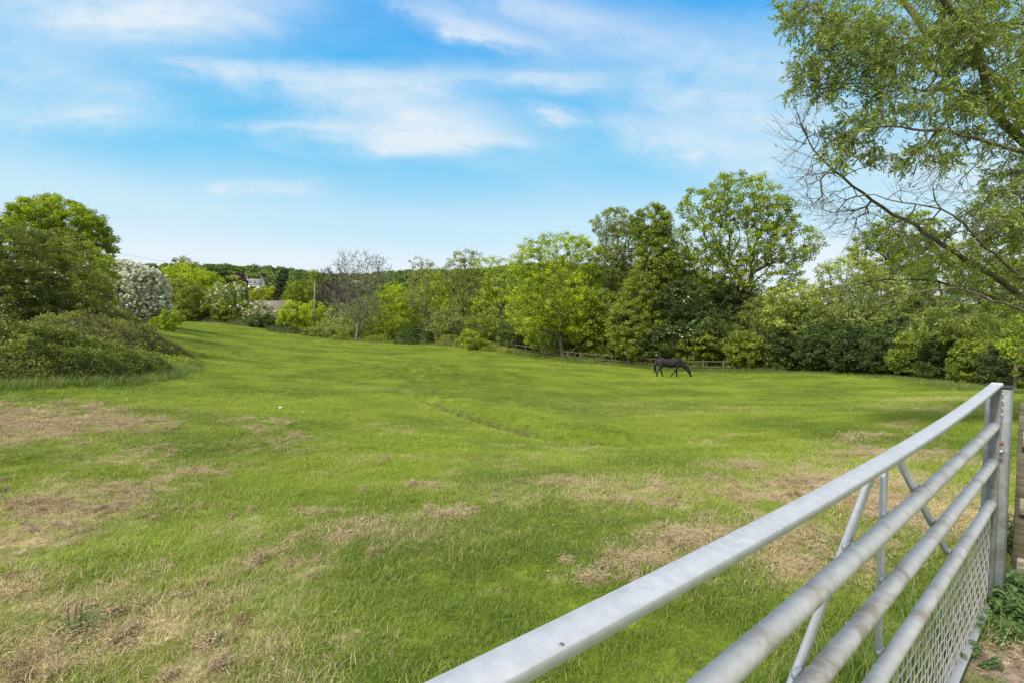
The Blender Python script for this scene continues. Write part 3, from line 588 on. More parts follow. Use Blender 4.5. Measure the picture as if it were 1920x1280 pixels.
# ------------------------------------------------------------------ plants
def rhombs(rng, C, size, tone, up=.35, asp=.62):
    n = len(C); s = size * rng.uniform(.6, 1.35, n)
    nrm = rng.normal(0, 1, (n, 3)); nrm[:, 2] = np.abs(nrm[:, 2]) + up; nrm /= np.linalg.norm(nrm, axis=1)[:, None]
    a = rng.normal(0, 1, (n, 3)); u = np.cross(nrm, a); u /= np.linalg.norm(u, axis=1)[:, None] + 1e-9; v = np.cross(nrm, u)
    u = u * (s * .5)[:, None]; v = v * (s * .5 * asp)[:, None]; f = nrm * (s * .12)[:, None]
    V = np.stack([C - u, C + v * 1.0 + f, C + u, C - v + f], 1).reshape(-1, 3); Q = np.arange(n * 4).reshape(-1, 4)
    return V, Q, tone
def skeleton(rng, init, par0, targets, step, gravity=.0, alpha=.35, jit=.12):
    cap = len(init) + len(targets) * 14 + 10
    NP = np.zeros((cap, 3)); par = np.zeros(cap, int); pl = np.zeros(cap); n = len(init)
    NP[:n] = init; par[:n] = par0
    for i in range(n):
        if par[i] >= 0: pl[i] = pl[par[i]] + np.linalg.norm(NP[i] - NP[par[i]])
    order = np.argsort(np.linalg.norm(targets - NP[n - 1 if n < 8 else n // 2], axis=1) + rng.uniform(0, .2, len(targets))); tips = []
    for k in order:
        p = targets[k]; d = p - NP[:n]; dist = np.linalg.norm(d, axis=1); cost = dist + alpha * pl[:n] + np.where(d[:, 2] < 0, .5 * -d[:, 2], 0)
        cost[0] += 1e3 if n > 1 else 0; b = int(np.argmin(cost)); ln = dist[b]; m_ = int(min(12, max(1, round(ln / step)))); prev = b
        perp = rng.normal(0, jit, 3) * ln
        for q in range(1, m_ + 1):
            u = q / m_; pt = NP[b] + (p - NP[b]) * u + perp * math.sin(math.pi * u) * .6 + np.array([0, 0, gravity * ln * math.sin(math.pi * u)])
            if q < m_: pt = pt + rng.normal(0, .04, 3) * step
            NP[n] = pt; par[n] = prev; pl[n] = pl[prev] + ln / m_; prev = n; n += 1
            if n >= cap - 2: break
        tips.append(prev)
        if n >= cap - 14: break
    return NP[:n], par[:n], np.array(tips)
def skel_radii(par, tips, n, r0, e=.5, rt=None):
    w = np.zeros(n); np.add.at(w, tips, 1)
    for i in range(n - 1, 0, -1):
        if par[i] >= 0: w[par[i]] += w[i]
    w = np.maximum(w, .6); r = (w / w[0]) ** e * r0
    return np.maximum(r, rt or r0 * .02)
def sample_blobs(rng, blobs, Y, n, dscale=1.0, shell=.55):
    P = sample_raw(rng, blobs, Y, int(n * 1.9), dscale, shell); keep = []; vol = np.ptp(P, axis=0); dm = .55 * (vol[0] * vol[1] * vol[2] / len(P)) ** (1 / 3) * 1.3
    A = np.zeros((len(P), 3)); m = 0
    for p in P:
        if m and np.min(((A[:m] - p) ** 2).sum(1)) < dm * dm and rng.uniform() < .9: continue
        A[m] = p; m += 1
        if m >= n: break
    return A[:m]
def sample_raw(rng, blobs, Y, n, dscale=1.0, shell=.55):
    wts = np.array([b[2] * b[3] for b in blobs], float); wts /= wts.sum(); out = []; cl_ = []
    k = F / Y; ch = rng.choice(len(blobs), n, p=wts)
    for i in range(n):
        px, py, rx, ry = blobs[ch[i]][:4]; dy = blobs[ch[i]][4] if len(blobs[ch[i]]) > 4 else 0
        c = ray(px, py, Y + dy); v = rng.normal(0, 1, 3); v /= np.linalg.norm(v); r = rng.uniform(0, 1) ** (1 / 3) ; r = r * (1 - shell) + shell * (1 - abs(rng.normal(0, .12)))
        out.append(c + v * np.array([rx, min(rx, ry * 1.2) * dscale, ry]) / k * min(r, 1.06))
    return np.array(out)
SEED = [100]
def plant(name, label, cat, Y, bpx, blobs, leaf, ls=3.4, ncl=None, lpc=60, cr=8.0, trunk=None, bark=None, group=None, blossom=None, r0=None, tfrac=.3, bare=0.0, shell=.5, up=.35, dscale=1.0, flat=.75, dens=1.0, lift=0, rmin=1.0, alpha=.35, jit=.12):
    """one tree or shrub: traced extent in photo pixels at depth Y, turned into a 3D crown of that size"""
    SEED[0] += 1; rng = np.random.default_rng(SEED[0]); k = F / Y; bark = bark or BARK
    x0 = (bpx - 960) / k; b0 = np.array([x0, Y, 0.0]); b0[2] = gz(x0, Y) - .05
    T = thing(name, b0, label, cat, group)
    pg = 640 - F * math.tan(math.atan((b0[2] - 1.53) / Y) + PITCH); yb = max(b[1] + b[3] for b in blobs)
    0 and print('BASE', px0 if False else bpx, Y, 'ground py %.0f' % pg, 'crown bottom', yb, label[:40])
    if tfrac <= .2 and pg > yb - 8:
        w = sum(b[2] for b in blobs) / len(blobs); bl = min(blobs, key=lambda b: -b[1]); blobs = list(blobs) + [(bl[0], (yb + pg) / 2 - 4, w * .95, (pg - yb) / 2 + 12), ((bl[0] + bpx) / 2, pg - 8, w * 1.0, 12)]
    area = sum(b[2] * b[3] * 3.14 for b in blobs)
    ncl = ncl or int(np.clip(area / (cr * cr) * .95 * dens, 16, 900))
    C = sample_blobs(rng, blobs, Y, ncl, dscale, shell)
    gC = ground(C[:, 0], C[:, 1]); C = C[C[:, 2] > gC + .1]
    if len(C) < 4: C = b0 + rng.normal(0, .3, (6, 3)) + [0, 0, 1]
    top = C[:, 2].max(); cx, cy = C[:, 0].mean(), C[:, 1].mean(); H = top - b0[2]
    th = H * tfrac; nT = 6; tr = []
    for q in range(nT):
        u = q / (nT - 1); tr.append([b0[0] + (cx - b0[0]) * u * u * .5 + rng.normal(0, .005) * H * (q > 0), b0[1] + (cy - b0[1]) * u * u * .5, b0[2] + th * u])
    r0 = r0 or max(.04, H * .016)
    NP, par, tips = skeleton(rng, np.array(tr), np.array([-1, 0, 1, 2, 3, 4]), C, max(.25, H * .06), .03, alpha, jit)
    rad = skel_radii(par, tips, len(NP), r0, .47, max(.006, .16 * rmin / k)); rad[:4] *= np.array([1.25, 1.08, 1.0, 1.0])
    idx = np.arange(1, len(NP)); A, B = NP[par[idx]], NP[idx]
    tr_ = idx < nT
    V, Q = tubes(A[tr_], B[tr_], rad[par[idx]][tr_], rad[idx][tr_], 9); mk('trunk', V, Q, bark, T, True)
    V, Q = tubes(A[~tr_], B[~tr_], np.minimum(rad[par[idx]][~tr_], rad[idx][~tr_] * 1.6), rad[idx][~tr_], 5)
    # twigs round every cluster
    tw = 5; nt_ = len(C) * tw; s_ = cr / k
    ta = np.repeat(C, tw, 0); tb = ta + rng.normal(0, .62, (nt_, 3)) * s_ + [0, 0, .25 * s_]
    V2, Q2 = tubes(ta, tb, np.full(nt_, max(.005, .16 * rmin / k)), np.full(nt_, max(.003, .1 * rmin / k)), 3)
    mk('branches', np.concatenate([V, V2]), np.concatenate([Q, Q2 + len(V)]), bark, T)
    lit = rng.uniform(0, 1, len(C)) >= bare; CC = C[lit]; ctone = np.clip(rng.normal(.5, .24, len(CC)), 0, 1)
    lpc = int(lpc * 1.3); n = len(CC) * lpc; cc = np.repeat(np.arange(len(CC)), lpc)
    if n:
        v = rng.normal(0, 1, (n, 3)); v /= np.linalg.norm(v, axis=1)[:, None]; rr_ = rng.uniform(.15, 1, n) ** .6
        LC = CC[cc] + v * (rr_ * s_ * rng.uniform(.7, 1.25, len(CC))[cc])[:, None] * [1, 1, flat]
        g_ = ground(LC[:, 0], LC[:, 1]); kp = LC[:, 2] > g_ + .03; LC = LC[kp]; tn = np.clip(ctone[cc][kp] + rng.normal(0, .18, len(LC)), 0, 1)
        V, Q, tn = rhombs(rng, LC, ls * .86 / k, tn, up); mk('foliage', V, Q, leaf, T, fattr={'tone': tn})
    if blossom:
        frac, ymax, szb, per = blossom; c0 = ray(960, ymax, Y)[2]
        sel = (C[:, 2] > c0 - rng.uniform(0, 1, len(C)) * 12 / k) & (rng.uniform(0, 1, len(C)) < frac); BC = C[sel]
        if len(BC):
            n = len(BC) * per; v = rng.normal(0, 1, (n, 3)); v /= np.linalg.norm(v, axis=1)[:, None]
            sub = rng.normal(0, .75, (len(BC), 6, 3)); q = np.repeat(np.arange(len(BC)), per); w6 = rng.integers(0, 6, n)
            P_ = BC[q] + sub[q, w6] / np.maximum(1, np.linalg.norm(sub[q, w6], axis=1))[:, None] * s_ * 1.05 + v * s_ * .28
            V, Q, tn = rhombs(rng, P_, szb / k, rng.uniform(0, 1, n), .8, .9); mk('blossom', V, Q, BLOSS, T, fattr={'tone': tn})
    return T
# ---- left side
plant('round_topped_tree', 'tall dense round topped green tree behind the left hedge', 'tree', 50, 110, [(105, 420, 70, 52), (105, 440, 92, 70), (60, 430, 45, 45), (150, 450, 55, 55), (120, 530, 95, 70)], FRESH, 4.2, cr=9, lpc=75, tfrac=.35, dens=1.7, up=.6, shell=.7)
plant('elder_tree', 'large olive green bushy tree with a few cream flowers at the left edge', 'tree', 25, 20, [(25, 490, 75, 70), (-40, 520, 70, 90), (60, 550, 60, 60), (10, 590, 80, 40)], leaf_mat('leaf_elder', (.028, .046, .013), (.095, .125, .030)), 3.6, cr=9, lpc=70, blossom=(.4, 640, 3.2, 6), dens=1.1, tfrac=.15)
plant('elder_tree', 'leaning olive bushy tree with cream flowers right of the large left one', 'tree', 27, 120, [(105, 480, 65, 50), (140, 540, 62, 60), (90, 590, 80, 40), (170, 600, 40, 34)], OLIVE, 3.6, cr=9, lpc=60, blossom=(.35, 640, 3.4, 6), dens=1.0, tfrac=.15)
plant('hedge_shrub', 'fresh green shrub filling the gap between the elders and the white hawthorn', 'shrub', 36, 190, [(185, 510, 32, 44), (180, 570, 34, 44), (150, 560, 30, 50)], FRESH, 3.6, lpc=60, tfrac=.15)
plant('hawthorn', 'round hawthorn smothered in white blossom standing on the left of the field', 'hawthorn', 47, 260, [(258, 548, 50, 52), (240, 520, 34, 30), (285, 570, 32, 32), (250, 590, 46, 20)], MID, 3.2, cr=7, lpc=16, blossom=(.97, 625, 3.2, 70), dens=1.7, tfrac=.1, shell=.75)
plant('low_bush', 'low green bush at the foot of the white hawthorn', 'bush', 44, 320, [(320, 598, 25, 15), (300, 604, 22, 10), (238, 600, 20, 12)], FRESH, 3.4, cr=6, lpc=60, tfrac=.1)
plant('hedge_tree', 'broad lime green tree with a dark tuft behind the white hawthorn', 'tree', 101, 350, [(345, 520, 40, 26), (375, 540, 42, 34), (310, 525, 26, 20)], LIME, 3.6, cr=8, lpc=60, tfrac=.3)
plant('thin_tree', 'small dark topped tree rising above the lime green tree', 'tree', 106, 343, [(342, 492, 15, 9), (366, 502, 16, 8), (345, 510, 26, 18)], MID, 3.2, cr=6, lpc=40, tfrac=.4)
plant('hedge_shrub', 'brownish olive shrub right of the white hawthorn', 'shrub', 93, 345, [(345, 558, 30, 30), (330, 540, 20, 24), (355, 590, 26, 18)], OLIVE, 3.4, cr=7, lpc=50, tfrac=.15)
plant('hedge_shrub', 'bright green shrub between the brownish shrub and the half white hawthorn', 'shrub', 95, 375, [(378, 575, 26, 26), (365, 598, 22, 12)], FRESH, 3.2, cr=7, lpc=55, tfrac=.1)
plant('yew_tree', 'dark olive tree with a flat top above the hawthorns', 'tree', 112, 410, [(408, 510, 18, 10), (412, 530, 22, 16), (425, 552, 24, 16)], DARK, 3.2, cr=6, lpc=60, tfrac=.3)
plant('hawthorn', 'dark green hawthorn with white blossom only round its top', 'hawthorn', 95, 420, [(425, 556, 32, 24), (408, 580, 44, 26), (440, 585, 32, 24)], MID, 3.2, cr=7, lpc=60, blossom=(.6, 572, 2.6, 26), tfrac=.1, dens=1.2)
plant('hawthorn', 'pale blossoming hawthorn in front of the tiled bungalow roof', 'hawthorn', 92, 495, [(485, 585, 26, 18), (508, 596, 30, 16), (475, 602, 20, 12)], OLIVE, 3.0, cr=6, lpc=40, blossom=(.7, 600, 2.4, 26), tfrac=.1)
plant('low_bush', 'low dark bramble bush below the pale hawthorn', 'bush', 90, 500, [(490, 604, 32, 13), (520, 608, 26, 12)], DARK, 3.2, cr=6, lpc=60, tfrac=.1)
plant('round_bush', 'bright lime round bush beside the tiled bungalow roof', 'bush', 89, 552, [(552, 588, 28, 24), (545, 605, 28, 16), (562, 612, 26, 14)], LIME, 3.2, cr=7, lpc=70, tfrac=.1, dens=1.2, shell=.65)
plant('hedge_shrub', 'lime green shrub behind the telegraph pole', 'shrub', 104, 592, [(592, 580, 18, 17), (600, 598, 18, 18)], LIME, 3.2, cr=7, lpc=50, tfrac=.2)
plant('low_bush', 'brown tangled bush at the foot of the telegraph pole', 'bush', 84, 600, [(580, 622, 24, 9), (612, 627, 26, 10)], OLIVE, 2.8, cr=6, lpc=35, tfrac=.1)
# ---- distance seen over the left hedge
plant('tall_conifer', 'tall dark conifer with a pointed top beyond the bungalow', 'conifer', 150, 532, [(532, 518, 7, 14), (531, 535, 13, 18), (530, 556, 15, 20)], CONIF, 3.0, cr=5, lpc=60, tfrac=.5, dens=1.3)
plant('distant_tree', 'soft green rounded tree right of the tall dark conifer', 'tree', 140, 562, [(560, 548, 24, 22), (572, 560, 22, 20), (548, 562, 18, 18)], MID, 2.8, cr=6, lpc=60, tfrac=.3, dens=1.2)
plant('distant_tree', 'green pointed tree behind the telegraph pole top', 'tree', 132, 590, [(590, 520, 12, 14), (592, 545, 18, 22), (604, 565, 20, 22)], MID, 2.8, cr=6, lpc=60, tfrac=.3, dens=1.2)
plant('copper_beech', 'small dark purple copper beech left of the white house', 'tree', 300, 452, [(448, 520, 11, 9), (454, 530, 9, 9)], PURP, 3.0, cr=4, lpc=60, tfrac=.3, dens=1.3)
plant('copper_beech', 'small domed purple copper beech behind the white house', 'tree', 400, 491, [(491, 522, 10, 8), (491, 533, 11, 8)], PURP, 3.0, cr=4, lpc=60, tfrac=.3, dens=1.4)
plant('distant_tree', 'grey green domed tree left of the white house', 'tree', 230, 440, [(434, 530, 16, 14), (448, 545, 18, 16)], GREYG, 2.8, cr=5, lpc=60, tfrac=.3, dens=1.2)
plant('distant_tree', 'green tree half hiding the foot of the white house', 'tree', 240, 476, [(466, 548, 14, 10), (500, 546, 16, 10)], MID, 2.8, cr=5, lpc=60, tfrac=.3, dens=1.2)
plant('dark_yew', 'narrow dark yew below the white house', 'tree', 128, 458, [(457, 556, 9, 16), (458, 575, 10, 14)], DARK, 2.8, cr=5, lpc=60, tfrac=.3)
plant('golden_tree', 'small golden leaved tree above the bungalow ridge', 'tree', 150, 504, [(504, 549, 13, 12), (510, 560, 12, 8)], YELLO, 3.0, cr=5, lpc=55, tfrac=.3)
plant('golden_tree', 'orange tinged golden shrub left of the golden tree', 'tree', 146, 476, [(476, 551, 10, 6), (476, 560, 12, 7)], YELLO, 3.0, cr=5, lpc=45, tfrac=.3)
plant('copper_beech', 'open purple copper beech behind the bare tree', 'tree', 112, 622, [(614, 520, 16, 16), (620, 550, 26, 26), (640, 560, 28, 28), (636, 530, 18, 16)], PURP, 3.0, cr=6, lpc=26, tfrac=.3, bark=TWIGP, bare=.2)
# ---- middle
plant('grey_willow', 'grey green twiggy sallow with pale catkins left of the bare tree', 'tree', 84, 640, [(640, 592, 32, 26), (620, 612, 26, 20), (655, 618, 30, 18)], GREYG, 2.6, cr=7, lpc=26, blossom=(.15, 620, 2.2, 8), tfrac=.15, bark=BARKG)
plant('grey_willow', 'grey green twiggy sallow behind the trunk of the bare tree', 'tree', 86, 700, [(690, 585, 34, 32), (715, 605, 28, 24), (680, 616, 26, 16)], OLIVE, 2.6, cr=7, lpc=30, tfrac=.15, bark=BARKG)
plant('bare_tree', 'leafless grey tree with upswept branches standing in the field edge', 'tree', 80, 669, [(672, 512, 48, 40), (655, 498, 28, 28), (704, 508, 34, 30), (668, 560, 46, 38), (640, 498, 12, 20)], OLIVE, 2.0, cr=11, lpc=3, tfrac=.26, bark=BARKG, r0=.24, bare=.92, dens=1.9, rmin=1.7, alpha=.75, jit=.05)
plant('lime_tree', 'lime green leafy tree just right of the bare tree', 'tree', 92, 742, [(735, 560, 30, 34), (755, 575, 34, 36), (745, 600, 40, 26)], LIME, 3.2, cr=7, lpc=52, tfrac=.25)
plant('lime_tree', 'lime green leafy tree behind the thin stemmed tree', 'tree', 94, 825, [(815, 545, 34, 36), (838, 560, 30, 34), (810, 590, 40, 30)], LIME, 3.2, cr=7, lpc=52, tfrac=.25)
plant('thin_tree', 'thin stemmed upright tree with a sparse leafy tuft on top', 'tree', 78, 800, [(788, 492, 22, 10), (800, 520, 34, 30), (790, 555, 34, 32), (806, 590, 26, 24)], OLIVE, 2.8, cr=7, lpc=20, tfrac=.35, bark=BARKG, dens=1.3)
plant('ash_tree', 'olive green ash with twiggy top between the thin tree and the lime green ones', 'tree', 74, 866, [(870, 485, 36, 16), (862, 520, 40, 34), (890, 550, 42, 40), (862, 590, 44, 36)], OLIVE, 3.0, cr=7, lpc=34, tfrac=.3)
plant('ash_tree', 'russet tipped ash left of the broad lime maple', 'tree', 72, 930, [(925, 498, 40, 16), (940, 535, 36, 36), (920, 575, 40, 40)], LIME, 3.0, cr=7, lpc=36, tfrac=.3)
plant('hedge_shrub', 'greyish shrub with white flowers under the thin stemmed tree', 'shrub', 76, 830, [(835, 600, 26, 18), (822, 618, 24, 14)], GREYG, 2.8, cr=6, lpc=36, blossom=(.4, 600, 2.2, 16), tfrac=.15)
plant('hedge_shrub', 'green shrub with hanging twigs right of the bare trunk', 'shrub', 82, 735, [(725, 618, 30, 16), (745, 612, 26, 18)], FRESH, 2.8, cr=6, lpc=45, tfrac=.15)
plant('hedge_shrub', 'dark olive shrub below the russet tipped ash', 'shrub', 66, 905, [(900, 615, 34, 26), (930, 622, 30, 22)], MID, 3.0, cr=7, lpc=50, tfrac=.15)
plant('hedge_shrub', 'fresh green shrub with grey tips beside the russet brambles', 'shrub', 62, 900, [(885, 636, 22, 18), (905, 646, 18, 10)], FRESH, 3.0, cr=6, lpc=50, tfrac=.15)
plant('hedge_shrub', 'dark green shrub at the left foot of the broad maple', 'shrub', 62, 968, [(962, 625, 30, 26), (985, 640, 26, 16)], DARK, 3.2, cr=7, lpc=50, tfrac=.15)
plant('field_maple', 'broad lime green maple with open sprays on top behind the rail fence', 'tree', 54, 1056, [(1050, 470, 60, 32), (1000, 500, 46, 36), (1090, 490, 40, 46), (1045, 550, 80, 60), (990, 580, 48, 50), (1085, 590, 50, 54), (1000, 462, 34, 14)], LIME, 3.6, cr=8, lpc=42, tfrac=.25, dens=1.25)
plant('hedge_tree', 'fresh green understorey tree behind the trunk of the broad maple', 'tree', 60, 1040, [(1010, 620, 40, 30), (1075, 622, 42, 30), (1040, 590, 60, 40)], LIME, 3.2, cr=8, lpc=48, tfrac=.2)
plant('alder_tree', 'tall airy tree with see through crown between the maple and the dark column', 'tree', 56, 1160, [(1150, 420, 44, 30), (1165, 460, 44, 44), (1140, 500, 40, 44), (1175, 530, 36, 40)], MID, 3.4, cr=7, lpc=26, tfrac=.35, bark=BARKG, dens=1.6)
plant('hedge_tree', 'mid green bushy tree below the airy alder', 'tree', 54, 1150, [(1140, 590, 46, 44), (1165, 630, 46, 34), (1120, 640, 34, 26)], MID, 3.6, cr=8, lpc=60, tfrac=.2)
plant('columnar_tree', 'dense dark green column shaped tree left of the sycamore', 'tree', 50, 1175, [(1222, 425, 38, 42), (1228, 460, 36, 50), (1232, 490, 44, 54), (1215, 550, 46, 56), (1190, 610, 56, 52), (1240, 620, 44, 44)], MID, 3.8, cr=8, lpc=66, tfrac=.3, dens=1.7)
plant('sycamore', 'largest spreading sycamore with clumped leaves and twin stems above the horse', 'tree', 53, 1388, [(1390, 372, 70, 50), (1330, 385, 56, 42), (1440, 400, 52, 50), (1320, 450, 56, 50), (1400, 450, 84, 60), (1490, 460, 52, 40), (1350, 520, 66, 50), (1440, 520, 70, 46), (1475, 420, 26, 30), (1290, 500, 40, 44), (1300, 540, 50, 40)], FRESH, 4.4, cr=9, lpc=46, tfrac=.36, r0=.36, dens=1.3, up=.8, shell=.35)
plant('hedge_tree', 'mid green tree filling the gap left of the sycamore stems', 'tree', 55, 1270, [(1265, 520, 44, 44), (1300, 560, 60, 44), (1250, 570, 40, 40)], MID, 3.8, cr=8, lpc=56, tfrac=.3, dens=1.2)
plant('ivy_tree', 'second dark ivy clad stem standing just left of the sycamore trunk', 'tree', 52, 1345, [(1350, 560, 30, 50), (1368, 610, 30, 50), (1392, 590, 20, 60)], DARK, 3.2, cr=7, lpc=44, tfrac=.5)
plant('hedge_tree', 'olive twiggy thorn tree in front of the sycamore trunk', 'tree', 50, 1440, [(1430, 590, 40, 44), (1450, 640, 44, 40), (1400, 620, 30, 40)], OLIVE, 3.2, cr=7, lpc=42, tfrac=.2)
plant('hawthorn', 'dark hawthorn with scattered white blossom behind the horse', 'hawthorn', 48, 1290, [(1280, 560, 50, 40), (1300, 610, 60, 44), (1250, 640, 56, 34), (1340, 640, 46, 36)], DARK, 3.6, cr=8, lpc=62, blossom=(.12, 660, 3.0, 10), tfrac=.15, dens=1.15)
plant('hedge_shrub', 'mid green shrub overhanging the rail fence left of the horse', 'shrub', 49, 1195, [(1190, 648, 40, 28), (1225, 655, 34, 26)], MID, 3.8, cr=7, lpc=60, tfrac=.15, dens=1.2)
plant('hedge_shrub', 'fresh leaved shrub hanging low over the rail fence right above the horse', 'shrub', 47, 1330, [(1320, 645, 46, 30), (1365, 650, 40, 32), (1290, 655, 34, 22)], MID, 3.8, cr=7, lpc=60, tfrac=.15, dens=1.2)
plant('hedge_shrub', 'fresh green shrub right of the rail fence end', 'shrub', 43, 1410, [(1400, 655, 38, 34), (1425, 670, 34, 24)], MID, 3.8, cr=7, lpc=60, tfrac=.15, dens=1.2)
# ---- right hand hedge
plant('sallow', 'pale yellow green willow bush spreading over the dark hedge', 'tree', 42, 1500, [(1490, 560, 56, 34), (1470, 590, 44, 30), (1540, 575, 50, 36), (1500, 615, 60, 24)], PALE, 4.4, cr=9, lpc=44, tfrac=.25)
plant('sallow', 'pale willow with wispy see through top right of the pale bush', 'tree', 38, 1600, [(1590, 520, 60, 40), (1640, 550, 60, 40), (1560, 560, 50, 30), (1610, 590, 56, 26)], PALE, 4.0, cr=9, lpc=36, tfrac=.25)
plant('maple_tree', 'round fresh green tree seen behind the bare willow branches', 'tree', 48, 1690, [(1690, 440, 58, 44), (1640, 470, 50, 40), (1730, 480, 54, 46), (1680, 530, 70, 44)], FRESH, 4.2, cr=9, lpc=50, tfrac=.35, shell=.4)
plant('hedge_tree', 'tall dark green tree behind the right hand hedge', 'tree', 38, 1800, [(1780, 520, 70, 50), (1840, 500, 60, 60), (1900, 540, 70, 60), (1740, 570, 50, 40)], MID, 4.2, cr=10, lpc=50, tfrac=.35)
plant('hedge_tree', 'shaded green tree at the right edge behind the willow', 'tree', 30, 1960, [(1960, 520, 80, 90), (1900, 600, 60, 50), (1990, 620, 70, 60)], MID, 4.4, cr=10, lpc=56, tfrac=.3)
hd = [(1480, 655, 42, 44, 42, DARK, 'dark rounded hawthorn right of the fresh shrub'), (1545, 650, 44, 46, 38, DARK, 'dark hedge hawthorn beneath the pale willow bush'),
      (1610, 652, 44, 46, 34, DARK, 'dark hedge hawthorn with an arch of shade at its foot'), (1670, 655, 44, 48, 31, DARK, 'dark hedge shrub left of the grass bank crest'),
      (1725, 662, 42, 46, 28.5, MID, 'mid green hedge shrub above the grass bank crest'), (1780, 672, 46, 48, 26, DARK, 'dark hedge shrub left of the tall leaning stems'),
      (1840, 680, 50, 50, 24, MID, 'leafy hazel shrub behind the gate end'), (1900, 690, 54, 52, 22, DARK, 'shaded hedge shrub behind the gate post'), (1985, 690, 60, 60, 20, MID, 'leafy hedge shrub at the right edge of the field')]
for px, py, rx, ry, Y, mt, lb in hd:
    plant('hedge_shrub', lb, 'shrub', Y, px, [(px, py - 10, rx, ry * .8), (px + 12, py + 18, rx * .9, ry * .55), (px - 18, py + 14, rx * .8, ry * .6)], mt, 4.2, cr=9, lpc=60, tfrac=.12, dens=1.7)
plant('young_tree', 'slender fresh green young tree above the hedge behind the gate', 'tree', 25, 1800, [(1790, 600, 40, 40), (1830, 620, 40, 36), (1750, 610, 36, 34)], MID, 4.0, cr=9, lpc=40, tfrac=.4)
plant('young_tree', 'yellow green leafy sapling at the right edge above the wooden fence', 'tree', 16, 1985, [(1915, 612, 26, 16), (1950, 600, 40, 26), (1900, 650, 28, 18)], LIME, 5.5, cr=10, lpc=26, tfrac=.4)
plant('hedge_tree', 'dark leafy tree filling the gap between the pale willows and the right edge', 'tree', 42, 1700, [(1680, 590, 60, 44), (1740, 600, 60, 50), (1620, 620, 50, 36)], DARK, 4.2, cr=9, lpc=56, tfrac=.2)

